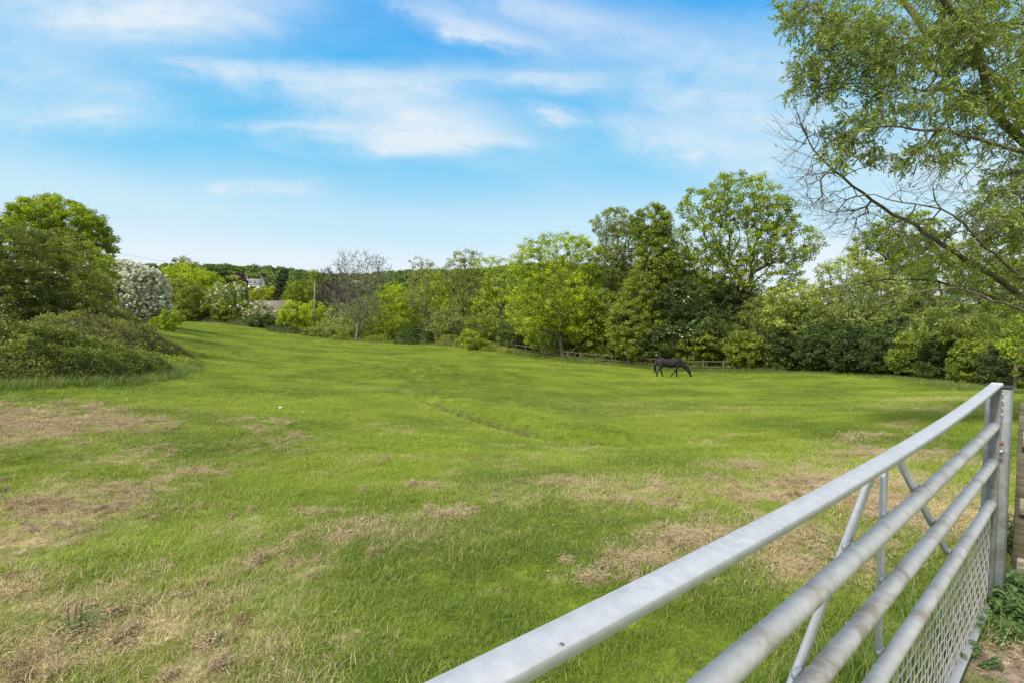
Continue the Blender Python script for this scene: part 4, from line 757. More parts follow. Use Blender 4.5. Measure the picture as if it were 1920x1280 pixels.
# ---- bramble thickets: leafy domes over a tangle of stems
BSTEM = prin('bramble_stems', two((.040, .045, .018), (.095, .10, .042), 12), .95)
def thicket(name, label, cat, lumps, leaf, n, ls, nz_=.42, stem=BARK, twig=200, lift=.0):
    """lumps: (px, base py, Y, half width px, height m, depth m)"""
    SEED[0] += 1; rng = np.random.default_rng(SEED[0]); L_ = []
    for px, py, Y, rw, h, dp in lumps:
        c = ray(px, py, Y); L_.append((c[0], Y, rw * Y / F, dp, h))
    def hf(x, y):
        z = np.zeros(x.shape)
        for cx, cy, a, b, h in L_:
            q = np.clip(1 - ((x - cx) / a) ** 2 - ((y - cy) / b) ** 2, 0, 1); z = np.maximum(z, h * q ** .55)
        return z * (1 - nz_ + 2 * nz_ * fbm(x * .9, y * .9, SEED[0], 4, .6)) + np.minimum(z, .5) * .8 * (fbm(x * 3, y * 3, 3, 3) - .5)
    x0 = min(l[0] - l[2] for l in L_); x1 = max(l[0] + l[2] for l in L_); y0 = min(l[1] - l[3] for l in L_); y1 = max(l[1] + l[3] for l in L_)
    b0 = np.array([(x0 + x1) / 2, (y0 + y1) / 2, 0]); b0[2] = gz(b0[0], b0[1]); T = thing(name, b0, label, cat)
    X = rng.uniform(x0, x1, n * 4); Y = rng.uniform(y0, y1, n * 4); H = hf(X, Y); e = .05
    gx_ = (hf(X + e, Y) - hf(X - e, Y)) / (2 * e); gy_ = (hf(X, Y + e) - hf(X, Y - e)) / (2 * e); steep = np.sqrt(1 + gx_ ** 2 + gy_ ** 2)
    k = (H > .04) & (rng.uniform(0, 1, len(X)) < np.clip(steep / 4, .15, 1)); X, Y, H, steep = X[k][:n], Y[k][:n], H[k][:n], steep[k][:n]
    Z = ground(X, Y) + H * np.where(steep > 2.2, rng.uniform(.15, 1.0, len(X)), 1) + rng.normal(0, .05, len(X)) - np.abs(rng.normal(0, .10, len(X)))
    tn = np.clip(fbm(X * 2.4, Y * 2.4, 8, 3) * 1.6 - .3 + rng.normal(0, .2, len(X)), 0, 1)
    FV, FQ, FT = rhombs(rng, np.column_stack([X, Y, Z]), ls, tn, .5)
    m_ = twig; k = rng.integers(0, len(X), m_); A = np.column_stack([X[k], Y[k], Z[k] - .25]); d = rng.normal(0, .35, (m_, 3)); d[:, 2] = np.abs(d[:, 2]) * .5 + .15
    mid = A + d * .6; B = A + d * [1, 1, .8]
    V1, Q1 = tubes(A, mid, np.full(m_, .005), np.full(m_, .004), 4); V2, Q2 = tubes(mid, B, np.full(m_, .004), np.full(m_, .002), 4)
    ns = max(8, twig // 6); k = rng.integers(0, len(X), ns); SA = []; SB = []; SL = []
    for q in k:
        p = np.array([X[q], Y[q], Z[q]]); dr = rng.normal(0, 1, 3); dr[2] = abs(dr[2]) + .8; dr /= np.linalg.norm(dr); ln = rng.uniform(.2, .7) * ls / .08
        for w_ in range(5):
            d_ = dr + np.array([dr[0], dr[1], -.8]) * (w_ / 5) * 1.2; p2 = p + d_ / np.linalg.norm(d_) * ln / 5; SA.append(p); SB.append(p2); SL += [p2 + rng.normal(0, ls * .45, 3) for _ in range(5)]; p = p2
    Vs, Qs = tubes(SA, SB, np.full(len(SA), ls * .045), np.full(len(SA), ls * .035), 4); Vl, Ql, ts_ = rhombs(rng, np.array(SL), ls * .9, rng.uniform(.3, 1, len(SL)), .5)
    mk('foliage', np.concatenate([FV, Vl]), np.concatenate([FQ, Ql + len(FV)]), leaf, T, fattr={'tone': np.concatenate([FT, ts_])})
    # stem tangle body under the leaves
    gxx, gyy = np.meshgrid(np.linspace(x0, x1, 70), np.linspace(y0, y1, 50), indexing='ij'); hh = hf(gxx, gyy); zz = ground(gxx, gyy) + np.where(hh > .1, hh * .86 - .10, -.25)
    ii, jj = np.meshgrid(np.arange(69), np.arange(49), indexing='ij'); Qg = np.stack([ii * 50 + jj, (ii + 1) * 50 + jj, (ii + 1) * 50 + jj + 1, ii * 50 + jj + 1], -1).reshape(-1, 4)
    okq = (hh.ravel()[Qg].max(1) > .1); Vg = np.column_stack([gxx.ravel(), gyy.ravel(), zz.ravel()]); Qg = Qg[okq]
    V = np.concatenate([V1, V2, Vs, Vg]); Q = np.concatenate([Q1, Q2 + len(V1), Qs + len(V1) + len(V2), Qg + len(V1) + len(V2) + len(Vs)]); mk('stems', V, Q, stem, T)
    return T
thicket('bramble_thicket', 'large mounded green bramble thicket at the left edge of the field', 'brambles',
        [(10, 728, 14.0, 200, 1.28, 3.0), (110, 722, 15.6, 150, 1.12, 3.2), (190, 716, 17.2, 95, .85, 3.0), (235, 712, 17.6, 55, .5, 2.4), (-120, 728, 13.4, 200, 1.45, 3.4)], leaf_mat('leaf_bramble_fresh', (.034, .052, .015), (.120, .150, .044)), 90000, .075, twig=500, stem=BSTEM)
thicket('bramble_thicket', 'darker brownish bramble thicket behind the large green one', 'brambles',
        [(205, 690, 24, 95, 1.45, 3.6), (258, 690, 24.5, 60, .95, 3.8), (185, 650, 30, 74, 1.5, 4)], leaf_mat('leaf_bramble_brown', (.052, .060, .026), (.145, .16, .075)), 60000, .10, twig=300, stem=BSTEM)
thicket('grass_bank', 'tangled grassy bank at the right foot of the brown brambles', 'brambles', [(305, 693, 23.5, 36, .42, 2.6), (325, 672, 28, 22, .35, 4)], FRESH, 14000, .085, twig=30, stem=BSTEM)
thicket('bramble_thicket', 'dark green rounded bramble mound left of the short rail fence', 'brambles', [(772, 640, 73, 34, 2.3, 3.0), (800, 641, 72, 16, 2.0, 2)], DARK, 20000, .2, twig=60, stem=BSTEM)
thicket('bramble_thicket', 'low brambles under the bare tree', 'brambles', [(640, 634, 82, 22, .9, 1.4), (705, 640, 79, 28, 1.0, 1.4), (670, 634, 84, 46, 1.3, 1.3)], MID, 20000, .19, twig=60, stem=BSTEM)
thicket('bramble_thicket', 'olive brambles swallowing the rail fence below the fresh green shrub', 'brambles', [(850, 648, 70, 30, 1.6, 1.6), (885, 654, 66, 36, 1.9, 1.8)], OLIVE, 22000, .19, twig=60, stem=BSTEM)
thicket('bramble_thicket', 'low olive brown brambles at the left end of the long rail fence', 'brambles', [(925, 659, 61.5, 26, .8, 1.2), (955, 663, 59.5, 24, .6, 1.1)], OLIVE, 20000, .13, stem=BSTEM, twig=60)
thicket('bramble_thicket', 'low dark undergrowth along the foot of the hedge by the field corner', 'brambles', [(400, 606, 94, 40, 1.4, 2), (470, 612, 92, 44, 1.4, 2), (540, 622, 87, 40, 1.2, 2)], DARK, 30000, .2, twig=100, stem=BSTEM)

# ---- shade undergrowth behind the fence (countless stems and leaves)
rng = np.random.default_rng(55)
pts = np.array([ray(*p)[:2] for p in [(700, 640, 92), (830, 645, 80), (960, 655, 70), (1075, 670, 60), (1200, 680, 54), (1310, 690, 51), (1450, 690, 46), (1640, 700, 37), (1750, 710, 31), (1860, 725, 26), (2000, 735, 22)]])
seg = np.linalg.norm(np.diff(pts, axis=0), axis=1); cum = np.concatenate([[0], np.cumsum(seg)]); n = 1500; u = rng.uniform(0, cum[-1], n)
C = np.column_stack([np.interp(u, cum, pts[:, 0]) + rng.normal(0, 1.0, n), np.interp(u, cum, pts[:, 1]) + rng.normal(0, 1.2, n)]); gzz = ground(C[:, 0], C[:, 1])
hh = rng.uniform(.2, 2.6, n) ; C = np.column_stack([C, gzz + hh]); per = 60; q = np.repeat(np.arange(n), per)
LC = C[q] + rng.normal(0, .33, (len(q), 3)); LC[:, 2] = np.maximum(LC[:, 2], gzz[q] + .05)
V, Q, tn = rhombs(rng, LC, .19, np.clip(rng.normal(.4, .2, len(LC)), 0, 1))
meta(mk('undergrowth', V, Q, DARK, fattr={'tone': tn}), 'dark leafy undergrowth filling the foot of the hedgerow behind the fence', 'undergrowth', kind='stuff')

# ---- distant wooded hillside
rng = np.random.default_rng(91); n = 9000; a = rng.uniform(R(-70), R(62), n); r = np.sqrt(rng.uniform(190 ** 2, 900 ** 2, n)); x, y = r * np.sin(a), r * np.cos(a)
kp = fbm(x * .012, y * .012, 17, 3) > .36; x, y, r = x[kp], y[kp], r[kp]; n = len(x); z = ground(x, y); sz = rng.uniform(3.5, 7.0, n) * .8; per = 70
q = np.repeat(np.arange(n), per); v = rng.normal(0, 1, (len(q), 3)); v /= np.linalg.norm(v, axis=1)[:, None]; v[:, 2] = np.abs(v[:, 2]) * 1.1 - .25
LC = np.column_stack([x, y, z + sz * .5])[q] + v * (sz[q] * rng.uniform(.75, 1.05, len(q)))[:, None]
V, Q, tn = rhombs(rng, LC, 2.6, np.clip(rng.uniform(0, 1, n)[q] * .8 + rng.normal(0, .12, len(q)) + .1, 0, 1), .8)
meta(mk('distant_woodland', V, Q, FAR, fattr={'tone': tn}), 'green woodland covering the far hillside on the skyline', 'woodland', kind='stuff')

# ------------------------------------------------------------------ near willow
def MB_tube(P, r):
    q = MB().tube(P, r, 10); return np.concatenate(q.V), np.concatenate(q.Q)
def willow():
    rng = np.random.default_rng(77)
    b0 = np.array([11.3, 8.6, 0.0]); b0[2] = gz(b0[0], b0[1]) - .1
    T = thing('crack_willow', b0, 'big willow with arching half bare branches leaning in from the right edge', 'tree')
    init = [b0, b0 + [-.2, 0, 1.2], b0 + [-.5, .1, 2.6], b0 + [-.7, .1, 4.2], b0 + [-1.0, .2, 6.0], b0 + [-1.3, .3, 8.0]]; par = [-1, 0, 1, 2, 3, 4]
    rads = {0: .42, 1: .34, 2: .27, 3: .22, 4: .17, 5: .12}
    limbs = [   # (attach node, [(px,py,depth)...], r start, r end)
        (3, [(1985, 330, 8.2), (1920, 268, 8.0), (1866, 212, 7.8), (1838, 120, 7.6), (1818, 62, 7.5), (1766, 0, 7.3), (1720, -70, 7.2)], .10, .035),
        (4, [(2000, 260, 8.6), (1935, 245, 8.7), (1905, 208, 8.7), (1878, 148, 8.8), (1810, 110, 8.8), (1752, 78, 8.9), (1712, 36, 9), (1680, -30, 9)], .10, .045),
        (3, [(2000, 310, 7.7), (1920, 286, 7.4), (1850, 270, 7.3), (1790, 242, 7.2), (1700, 243, 7.0), (1615, 236, 6.9), (1560, 262, 6.9)], .055, .008),
        (2, [(2050, 620, 8.4), (1975, 590, 8.3), (1920, 560, 8.2), (1855, 512, 8.1), (1800, 480, 8.0), (1740, 441, 8.0), (1675, 400, 7.9), (1610, 360, 7.8), (1565, 322, 7.7), (1530, 287, 7.7), (1505, 250, 7.6), (1495, 212, 7.6)], .085, .006),
        (2, [(2040, 590, 7.6), (1960, 545, 7.5), (1920, 520, 7.4), (1865, 480, 7.3), (1820, 436, 7.2), (1790, 400, 7.1), (1740, 380, 7.0), (1680, 385, 7.0), (1640, 365, 7.0)], .05, .006),
        (1, [(2050, 640, 7.8), (1970, 600, 7.6), (1920, 582, 7.5), (1855, 560, 7.4), (1800, 538, 7.3), (1750, 540, 7.3), (1700, 552, 7.3), (1640, 575, 7.3)], .045, .007),
        (1, [(2060, 650, 9.2), (1980, 600, 9.2), (1900, 570, 9.1), (1840, 550, 9.0), (1780, 533, 9.0), (1720, 520, 8.9), (1640, 528, 8.8), (1560, 540, 8.7), (1500, 552, 8.7)], .05, .007),
        (4, [(2020, 200, 7.9), (1920, 190, 7.8), (1810, 171, 7.6), (1700, 172, 7.4), (1630, 156, 7.3), (1540, 158, 7.2)], .045, .006),
        (5, [(1990, 60, 8.2), (1900, 40, 8.1), (1800, 50, 8.0), (1700, 80, 7.9), (1600, 40, 7.8), (1520, 20, 7.7)], .05, .006),
        (3, [(2030, 400, 8.0), (1950, 370, 8.0), (1890, 350, 7.9), (1840, 360, 7.9)], .05, .01)]
    bare_t = []; nodes = [np.array(p, float) for p in init]; pr = list(par); prr = dict(rads); extra = []
    for at_, pts, ra, rb in limbs:
        W_ = [nodes[at_]] + [ray(*p) for p in pts]
        # smooth, resample
        W_ = np.array(W_); s = np.concatenate([[0], np.cumsum(np.linalg.norm(np.diff(W_, axis=0), axis=1))]); m_ = int(s[-1] / .22) + 2; u = np.linspace(0, s[-1], m_)
        Pn = np.stack([np.interp(u, s, W_[:, c]) for c in range(3)], 1)
        for _ in range(3): Pn[1:-1] = (Pn[:-2] + 2 * Pn[1:-1] + Pn[2:]) / 4
        Pn[1:-1] += rng.normal(0, .012, Pn[1:-1].shape)
        prev = at_
        for i in range(1, m_):
            nodes.append(Pn[i]); pr.append(prev); prev = len(nodes) - 1; prr[prev] = ra + (rb - ra) * (i / (m_ - 1)) ** .8
    # leafy targets: (px, py, rx, ry, n, Y, spread)
    regs = [(1700, 60, 190, 90, 150, 7.6, 1.0), (1850, 80, 110, 130, 170, 7.7, 1.0), (1600, 100, 110, 80, 80, 7.4, .8), (1530, 160, 55, 34, 34, 7.3, .5), (1700, 170, 130, 60, 74, 7.3, .8), (1530, 30, 70, 34, 34, 7.6, .7), (1480, 28, 30, 20, 8, 7.6, .4),
            (1850, 220, 100, 70, 76, 7.7, .9), (1640, 225, 60, 26, 22, 7.0, .5), (1740, 290, 60, 30, 26, 7.1, .5), (1600, 285, 55, 34, 28, 7.3, .5), (1890, 360, 55, 80, 56, 7.8, .8), (1860, 420, 80, 40, 46, 7.7, .8), (1560, 255, 30, 18, 8, 7.6, .3), (1960, 200, 60, 220, 120, 7.9, 1),
            (1960, 450, 60, 100, 60, 7.9, 1)]
    low = [(1760, 470, 120, 44, 34, 8.3, 1.1), (1680, 530, 110, 44, 26, 8.6, 1.0), (1600, 560, 90, 36, 14, 8.7, .9), (1860, 530, 90, 60, 30, 8.2, 1.1), (1800, 590, 110, 40, 14, 8.4, 1.0), (1690, 590, 70, 24, 8, 8.4, .8), (1940, 600, 60, 60, 20, 8.2, 1)]
    bar_ = [(1520, 320, 50, 80, 40, 7.7, .5), (1570, 390, 60, 40, 40, 7.8, .5), (1500, 240, 22, 40, 16, 7.6, .3), (1640, 420, 60, 36, 26, 7.9, .6), (1790, 330, 50, 34, 16, 7.4, .5), (1730, 370, 60, 30, 18, 7.1, .5), (1830, 420, 50, 40, 12, 7.4, .5), (1720, 430, 60, 30, 14, 7.4, .5)]
    tg = []; kind = []
    for kd, lst in ((0, regs), (1, low), (2, bar_)):
        for px, py, rx, ry, n, Y, sp in lst:
            for _ in range(n):
                while True:
                    a, b, c = rng.uniform(-1, 1, 3)
                    if a * a + b * b + c * c < 1: break
                tg.append(ray(px + a * rx, py + b * ry, Y + c * sp)); kind.append(kd)
    tg = np.array(tg); kind = np.array(kind); n0 = len(nodes)
    init = np.array(nodes); pr = np.array(pr)
    cap = n0 + len(tg) * 9; NP = np.zeros((cap, 3)); PA = np.zeros(cap, int); GR = np.zeros(cap); NP[:n0] = init; PA[:n0] = pr; n = n0; KD = np.zeros(cap, int)
    dmin = np.array([np.min(np.linalg.norm(init[6:] - p, axis=1)) for p in tg]); tips = np.zeros(len(tg), int)
    for k in np.argsort(dmin):
        p = tg[k]; d = np.linalg.norm(NP[:n] - p, axis=1) + GR[:n] * .25; d[:6] += 5; b = int(np.argmin(d)); ln = np.linalg.norm(NP[b] - p); m_ = int(np.clip(round(ln / .13), 1, 8)); perp = rng.normal(0, .09, 3) * ln; prev = b
        for q in range(1, m_ + 1):
            u = q / m_; NP[n] = NP[b] + (p - NP[b]) * u + perp * math.sin(math.pi * u) + [0, 0, .06 * ln * math.sin(math.pi * u)]; PA[n] = prev; GR[n] = GR[prev] + ln / m_; KD[n] = kind[k]; prev = n; n += 1
        tips[k] = prev
    NP = NP[:n]; PA = PA[:n]; w = np.zeros(n); np.add.at(w, tips, 1)
    for i in range(n - 1, n0 - 1, -1): w[PA[i]] += w[i]
    rad = np.maximum(.0034 * np.maximum(w, 1) ** .52, .0034)
    for i in range(n0): rad[i] = prr[i]
    idx = np.arange(1, n); A, B = NP[PA[idx]], NP[idx]; ra = np.minimum(rad[PA[idx]], np.where(idx >= n0, rad[idx] * 1.5, 9)); rb = rad[idx]
    main = idx < 6
    V, Q = tubes(A[main], B[main], ra[main], rb[main], 14); mk('trunk', V, Q, BARKW, T, True)
    starts = [i for i in range(6, n0) if PA[i] < 6] + [n0]
    for s0, s1 in zip(starts[:-1], starts[1:]): mk('limb', *MB_tube(NP[[PA[s0]] + list(range(s0, s1))], np.concatenate([[rad[s0]], rad[s0:s1]])), BARKW, T, True)
    tw = idx >= n0; V, Q = tubes(A[tw], B[tw], ra[tw], rb[tw], 5)
    # drooping end twigs
    VV = [V]; QQ = [Q]; off = len(V); LP = []; LD = []; LT = []; LK = []
    Bs = []; As = []
    for k in range(len(tg)):
        ntw = 5 if kind[k] < 2 else 3
        for _ in range(ntw):
            d = rng.normal(0, 1, 3); d /= np.linalg.norm(d); par_d = NP[tips[k]] - NP[PA[tips[k]]]; par_d /= np.linalg.norm(par_d) + 1e-9
            d = d * (.8 if kind[k] < 2 else .42) + par_d * (.8 if kind[k] < 2 else 1.2); d /= np.linalg.norm(d); ln = rng.uniform(.14, .34) * (1.7 if kind[k] == 2 else 1); p0 = NP[tips[k]]; m1 = p0 + d * ln * .5; p1 = m1 + (d + [0, 0, (-.15 if kind[k] < 2 else .35)]) * ln * .5
            As += [p0, m1]; Bs += [m1, p1]
            if kind[k] < 2 or rng.uniform() < .10:
                nl = int(rng.integers(9, 15)) if kind[k] < 2 else 3
                u = rng.uniform(.15, 1, nl)[:, None]; LP.append(np.where(u < .5, p0 + (m1 - p0) * u * 2, m1 + (p1 - m1) * (u * 2 - 1))); LD.append(np.repeat(d[None], nl, 0)); LT.append(np.clip(rng.normal(.5, .2) + rng.normal(0, .15, nl), 0, 1)); LK.append(np.full(nl, kind[k]))
    V, Q = tubes(As, Bs, np.full(len(As), .0026), np.full(len(As), .0016), 3); VV.append(V); QQ.append(Q + off)
    mk('branches', np.concatenate(VV), np.concatenate(QQ), BARKW, T)
    LP = np.concatenate(LP); LD = np.concatenate(LD); LT = np.concatenate(LT); LK = np.concatenate(LK); n = len(LP)
    d = LD * .7 + rng.normal(0, .55, (n, 3)) + [0, 0, -.12]; d /= np.linalg.norm(d, axis=1)[:, None]; nm = rng.normal(0, 1, (n, 3)) + [0, 0, 1.0]; s = np.cross(d, nm); s /= np.linalg.norm(s, axis=1)[:, None]; nm = np.cross(s, d)
    ll = rng.uniform(.045, .095, n)[:, None]; ww = ll * .115
    V = np.stack([LP, LP + d * ll * .4 + s * ww, LP + d * ll * .75 + s * ww * .7 - nm * ll * .05, LP + d * ll - nm * ll * .14, LP + d * ll * .75 - s * ww * .7 - nm * ll * .05, LP + d * ll * .4 - s * ww], 1)
    for kk, nm_, mt in ((0, 'foliage', WILL), (1, 'foliage', WILL2)):
        sel = (LK == kk) if kk else (LK != 1); v = V[sel].reshape(-1, 3); m_ = int(sel.sum()); b = (np.arange(m_) * 6)[:, None]; Q = (b + np.array([[0, 1, 2, 5, 2, 3, 4, 5]])).reshape(-1, 4)
        Q = np.concatenate([b + np.array([[0, 1, 4, 5]]), b + np.array([[1, 2, 3, 4]])], 1).reshape(-1, 4)
        mk(nm_, v, Q, mt, T, fattr={'tone': np.repeat(LT[sel], 2)})
    return T
willow()
# ------------------------------------------------------------------ horse
HIDE = prin('horse_hide', two((.008, .0078, .0085), (.020, .019, .021), 3), .62, spec=.3, bump=(9, .35, .03))
HAIR = prin('horse_hair', two((.008, .008, .009), (.02, .019, .02), 20), .7)
HOOF = prin('hoof', two((.02, .018, .016), (.05, .045, .04), 20), .6)
def horse():
    k = F / 36.7; o = ray(1255, 707, 36.7); o[2] = gz(o[0], o[1])
    T = thing('horse', o, 'black horse grazing with lowered head before the rail fence', 'horse')
    def ell(P, n=20):                # P rows: centre x,y,z, half width (y), half height, tilt of section plane
        V = []; rows = []
        for cx, cy, cz, ry, rz, tl in P:
            a = np.linspace(0, 2 * math.pi, n, endpoint=False); rows.append(np.stack([cx + np.sin(a) * rz * math.sin(tl), cy + np.cos(a) * ry, cz + np.sin(a) * rz * math.cos(tl)], 1))
        V = np.concatenate(rows); m_ = len(P); i = np.arange(m_ - 1)[:, None] * n; j = np.arange(n)[None]; j2 = (j + 1) % n
        Q = np.stack([i + j, i + j2, i + n + j2, i + n + j], -1).reshape(-1, 4).tolist()
        for s0, fl in ((0, 1), ((m_ - 1) * n, 0)):
            for h in range(n // 2 - 1):
                q = [s0 + h, s0 + h + 1, s0 + n - 2 - h, s0 + n - 1 - h]; Q.append(q[::-1] if fl else q)
        return V, np.array(Q)
    mb = MB()
    mb.add(*ell([(-1.04, 0, 1.18, .08, .13, 0), (-1.00, 0, 1.20, .19, .24, 0), (-.85, 0, 1.21, .27, .31, 0), (-.62, 0, 1.22, .30, .325, 0), (-.38, 0, 1.17, .29, .32, 0), (-.1, 0, 1.10, .31, .345, 0), (.18, 0, 1.09, .31, .35, 0), (.42, 0, 1.15, .28, .37, 0), (.62, 0, 1.20, .24, .36, 0), (.78, 0, 1.18, .19, .29, .0), (.90, 0, 1.12, .12, .18, 0)]))
    mb.add(*ell([(.50, 0, 1.28, .15, .29, .3), (.72, 0, 1.20, .16, .31, .55), (.95, 0, 1.03, .14, .26, .7), (1.15, 0, .87, .12, .21, .8), (1.32, 0, .74, .10, .17, .9), (1.42, 0, .68, .085, .14, 1.0)]))
    mb.add(*ell([(1.33, 0, .74, .08, .12, 1.15), (1.40, 0, .66, .105, .165, 1.15), (1.46, 0, .52, .10, .15, 1.2), (1.54, 0, .36, .075, .105, 1.2), (1.62, 0, .20, .06, .08, 1.2), (1.67, 0, .10, .062, .078, 1.15), (1.69, 0, .045, .045, .05, 1.1)]))
    def leg(pts, y):
        P = np.array([(x, y, z) for x, z, r in pts]); mb.tube(P, [r for x, z, r in pts], 14)
    def hind(fx, y, fz, s):
        y = y * .82; hx = -.80; leg([(hx + .03, 1.14, .16), (hx + .08 + s * .10, .98, .195), (hx + .14 + s * .2, .80, .150), (hx - .02 + s * .4, .60, .080), (hx - .10 + s * .62, .50, .075), (hx - .08 + s * .75, .36, .058), ((hx - .05 + fx) / 2 + s * .1 if 0 else fx - .03, .20, .054), (fx, .12, .060), (fx + .03, .07, .046), (fx + .05, fz + .03, .055)], y)
    hind(-.98, -.15, .01, -.15); hind(-.50, .15, .0, .45)
    def fore(fx, y, kx):
        y = y * .85; leg([(.62, 1.08, .16), (.59, .90, .155), (.56 * .7 + kx * .3, .74, .085), ((.56 + kx) / 2, .62, .070), (kx, .46, .072), (kx + (fx - kx) * .3, .36, .056), (kx + (fx - kx) * .75, .18, .052), (fx, .11, .050), (fx + .02, .06, .046), (fx + .04, .02, .056)], y)
    fore(.06, -.15, .34); fore(.60, .14, .60)
    V = np.concatenate(mb.V) ; ob = mk('body', V + o, np.concatenate(mb.Q), HIDE, T, True)
    rm = ob.modifiers.new('fuse', 'REMESH'); rm.mode = 'VOXEL'; rm.voxel_size = .022; rm.use_smooth_shade = True
    sm = ob.modifiers.new('smooth', 'SMOOTH'); sm.iterations = 6; sm.factor = .6
    # hooves
    for x, y in ((-.93, -.15), (-.45, .15), (.10, -.15), (.64, .14)):
        zg = gz(o[0] + x, o[1] + y) - o[2]
        V, Q = ell([(x, y, 0, .062, .062, 0)] * 2); a = np.linspace(0, 2 * math.pi, 12, endpoint=False)
        ring = lambda r, z, dx: np.stack([x + dx + np.cos(a) * r, y + np.sin(a) * r * .9, np.full(12, z)], 1)
        V = np.concatenate([ring(.064, zg - .02, .012), ring(.062, zg + .01, .01), ring(.050, .085, 0)]); Q = [[i, (i + 1) % 12, 12 + (i + 1) % 12, 12 + i] for i in range(12)] + [[12 + i, 12 + (i + 1) % 12, 24 + (i + 1) % 12, 24 + i] for i in range(12)]
        mk('hoof', V + o, Q, HOOF, T, True)
    for y in (-.055, .055):
        V = np.array([(1.30, y - .03, .86), (1.36, y + .03, .84), (1.40, y, .80), (1.34, y * 1.4, 1.02), (1.34, y - .04, .82), (1.345, y + .04, .82)]); mk('ear', V + o, [[0, 1, 3, 3], [1, 2, 3, 3], [4, 0, 3, 3], [5, 4, 3, 3]], HIDE, T)
    rng = np.random.default_rng(5)
    # mane and tail made of hanging locks
    mm = MB()
    for q in range(60):
        u = rng.uniform(0, 1); p = np.array([.62 + .74 * u, 0, 1.52 - .66 * u]) + [0, 0, .02]; s = -1 if rng.uniform() < .8 else 1; l = rng.uniform(.10, .2)
        mm.tube([p, p + [.02, s * .06, -.02], p + [.02 - .03 * u, s * .11, -l * .6], p + [-.01, s * .12, -l]], [.016, .018, .014, .003], 6)
    V = np.concatenate(mm.V) + o; mk('mane', V, np.concatenate(mm.Q), HAIR, T)
    tm = MB()
    for q in range(46):
        y = rng.normal(0, .03); x = rng.normal(0, .025); l = rng.uniform(.7, .95)
        tm.tube([(-1.00 + x * .3, y * .3, 1.32), (-1.09 + x, y, 1.20), (-1.12 + x * 1.5, y * 1.4, .95), (-1.12 + x * 1.7, y * 1.7, .7), (-1.11 + x, y * 1.2, 1.32 - l)], [.022, .024, .024, .018, .004], 6)
    V = np.concatenate(tm.V) + o; mk('tail', V, np.concatenate(tm.Q), HAIR, T)
    for y in (-.088, .088): 
        e = MB().tube([(1.47, y, .56), (1.47, y * 1.12, .56)], [.018, .012], 8); mk('eye', np.concatenate(e.V) + o, np.concatenate(e.Q), CAPB, T)
horse()
# ------------------------------------------------------------------ rail fences
FW = prin('fence_wood', two((.05, .041, .022), (.115, .094, .058), 4), .9)
def rail_fence(px_pts, label, hs=(.52, .98), ph=1.12, step=1.8):
    pts = np.array([ray(*p)[:2] for p in px_pts]); seg = np.linalg.norm(np.diff(pts, axis=0), axis=1); cum = np.concatenate([[0], np.cumsum(seg)]); n = int(cum[-1] / step) + 1
    u = np.arange(n) * step; X = np.interp(u, cum, pts[:, 0]); Y = np.interp(u, cum, pts[:, 1]); Z = ground(X, Y); rng = np.random.default_rng(n)
    T = thing('rail_fence', (X[0], Y[0], Z[0]), label, 'fence')
    for i in range(n):
        hh_ = ph + rng.normal(0, .02); MB().box((X[i], Y[i], Z[i] + hh_ / 2 - .15), (.11, .11, hh_ + .3), None, .008).build('post', FW, T)
    for h in hs:
        for i in range(n - 1):
            a = np.array([X[i], Y[i] - .075, Z[i] + h + rng.normal(0, .012)]); b = np.array([X[i + 1], Y[i + 1] - .075, Z[i + 1] + h + rng.normal(0, .012)])
            MB().bar(a, b, .04, .10, (0, 0, 1), .004).build('rail', FW, T)
rail_fence([(905, 655, 65.7), (960, 661, 60.8), (1075, 678, 52.4), (1200, 689, 48.0), (1330, 697, 44.7), (1405, 698, 42.4)], 'long two rail wooden fence along the foot of the hedge behind the horse')
rail_fence([(780, 646, 73.6), (815, 648, 71), (850, 650, 69.5)], 'short weathered stretch of rail fence showing between bramble mounds')
rail_fence([(1903, 738, 20.5), (1990, 750, 18.0), (2100, 765, 15)], 'rail fence in the shade at the right end of the hedge', (.5, .95), 1.05)
# ------------------------------------------------------------------ telegraph poles and wires
POLE = prin('pole_wood', two((.12, .105, .085), (.22, .195, .155), 3), .9)
pb = ray(590, 622, 93); pb[2] = gz(pb[0], pb[1]); ptop = ray(590, 528, 93)
pt = thing('telegraph_pole', pb, 'grey wooden telegraph pole rising from the hedge beside the lime bush', 'telegraph pole')
MB().tube([pb, (pb + ptop) / 2, ptop], [.17, .145, .12], 12).build('pole', POLE, pt, True)
MB().box(ptop + [0, 0, -.45], (1.3, .09, .11), None, .01).build('crossarm', POLE, pt)
for s in (-.55, -.3, .3, .55): MB().tube([ptop + [s, 0, -.38], ptop + [s, 0, -.30], ptop + [s, 0, -.22]], [.035, .045, .025], 8).build('insulator', CAPB, pt)
WIREM = prin('cable_black', lambda t, v: (.05, .05, .055), .6)
def cable(A, B, sag, label, r=.012):
    A = np.asarray(A); B = np.asarray(B); u = np.linspace(0, 1, 40)[:, None]; P_ = A + (B - A) * u; P_[:, 2] -= sag * 4 * (u * (1 - u))[:, 0]
    o = MB().tube(P_ - P_[0], r, 6).build('overhead_cable', WIREM, None, True, org=None); o.location = P_[0]; meta(o, label, 'cable', 'overhead cables')
cable(ptop + [-.4, 0, -.22], ray(120, 455, 52), .5, 'thin overhead cable running from the pole towards the round topped tree', .010)
cable(ptop + [.5, 0, -.22], ray(760, 524, 130), .4, 'thin overhead cable running right from the pole behind the bare tree', .010)
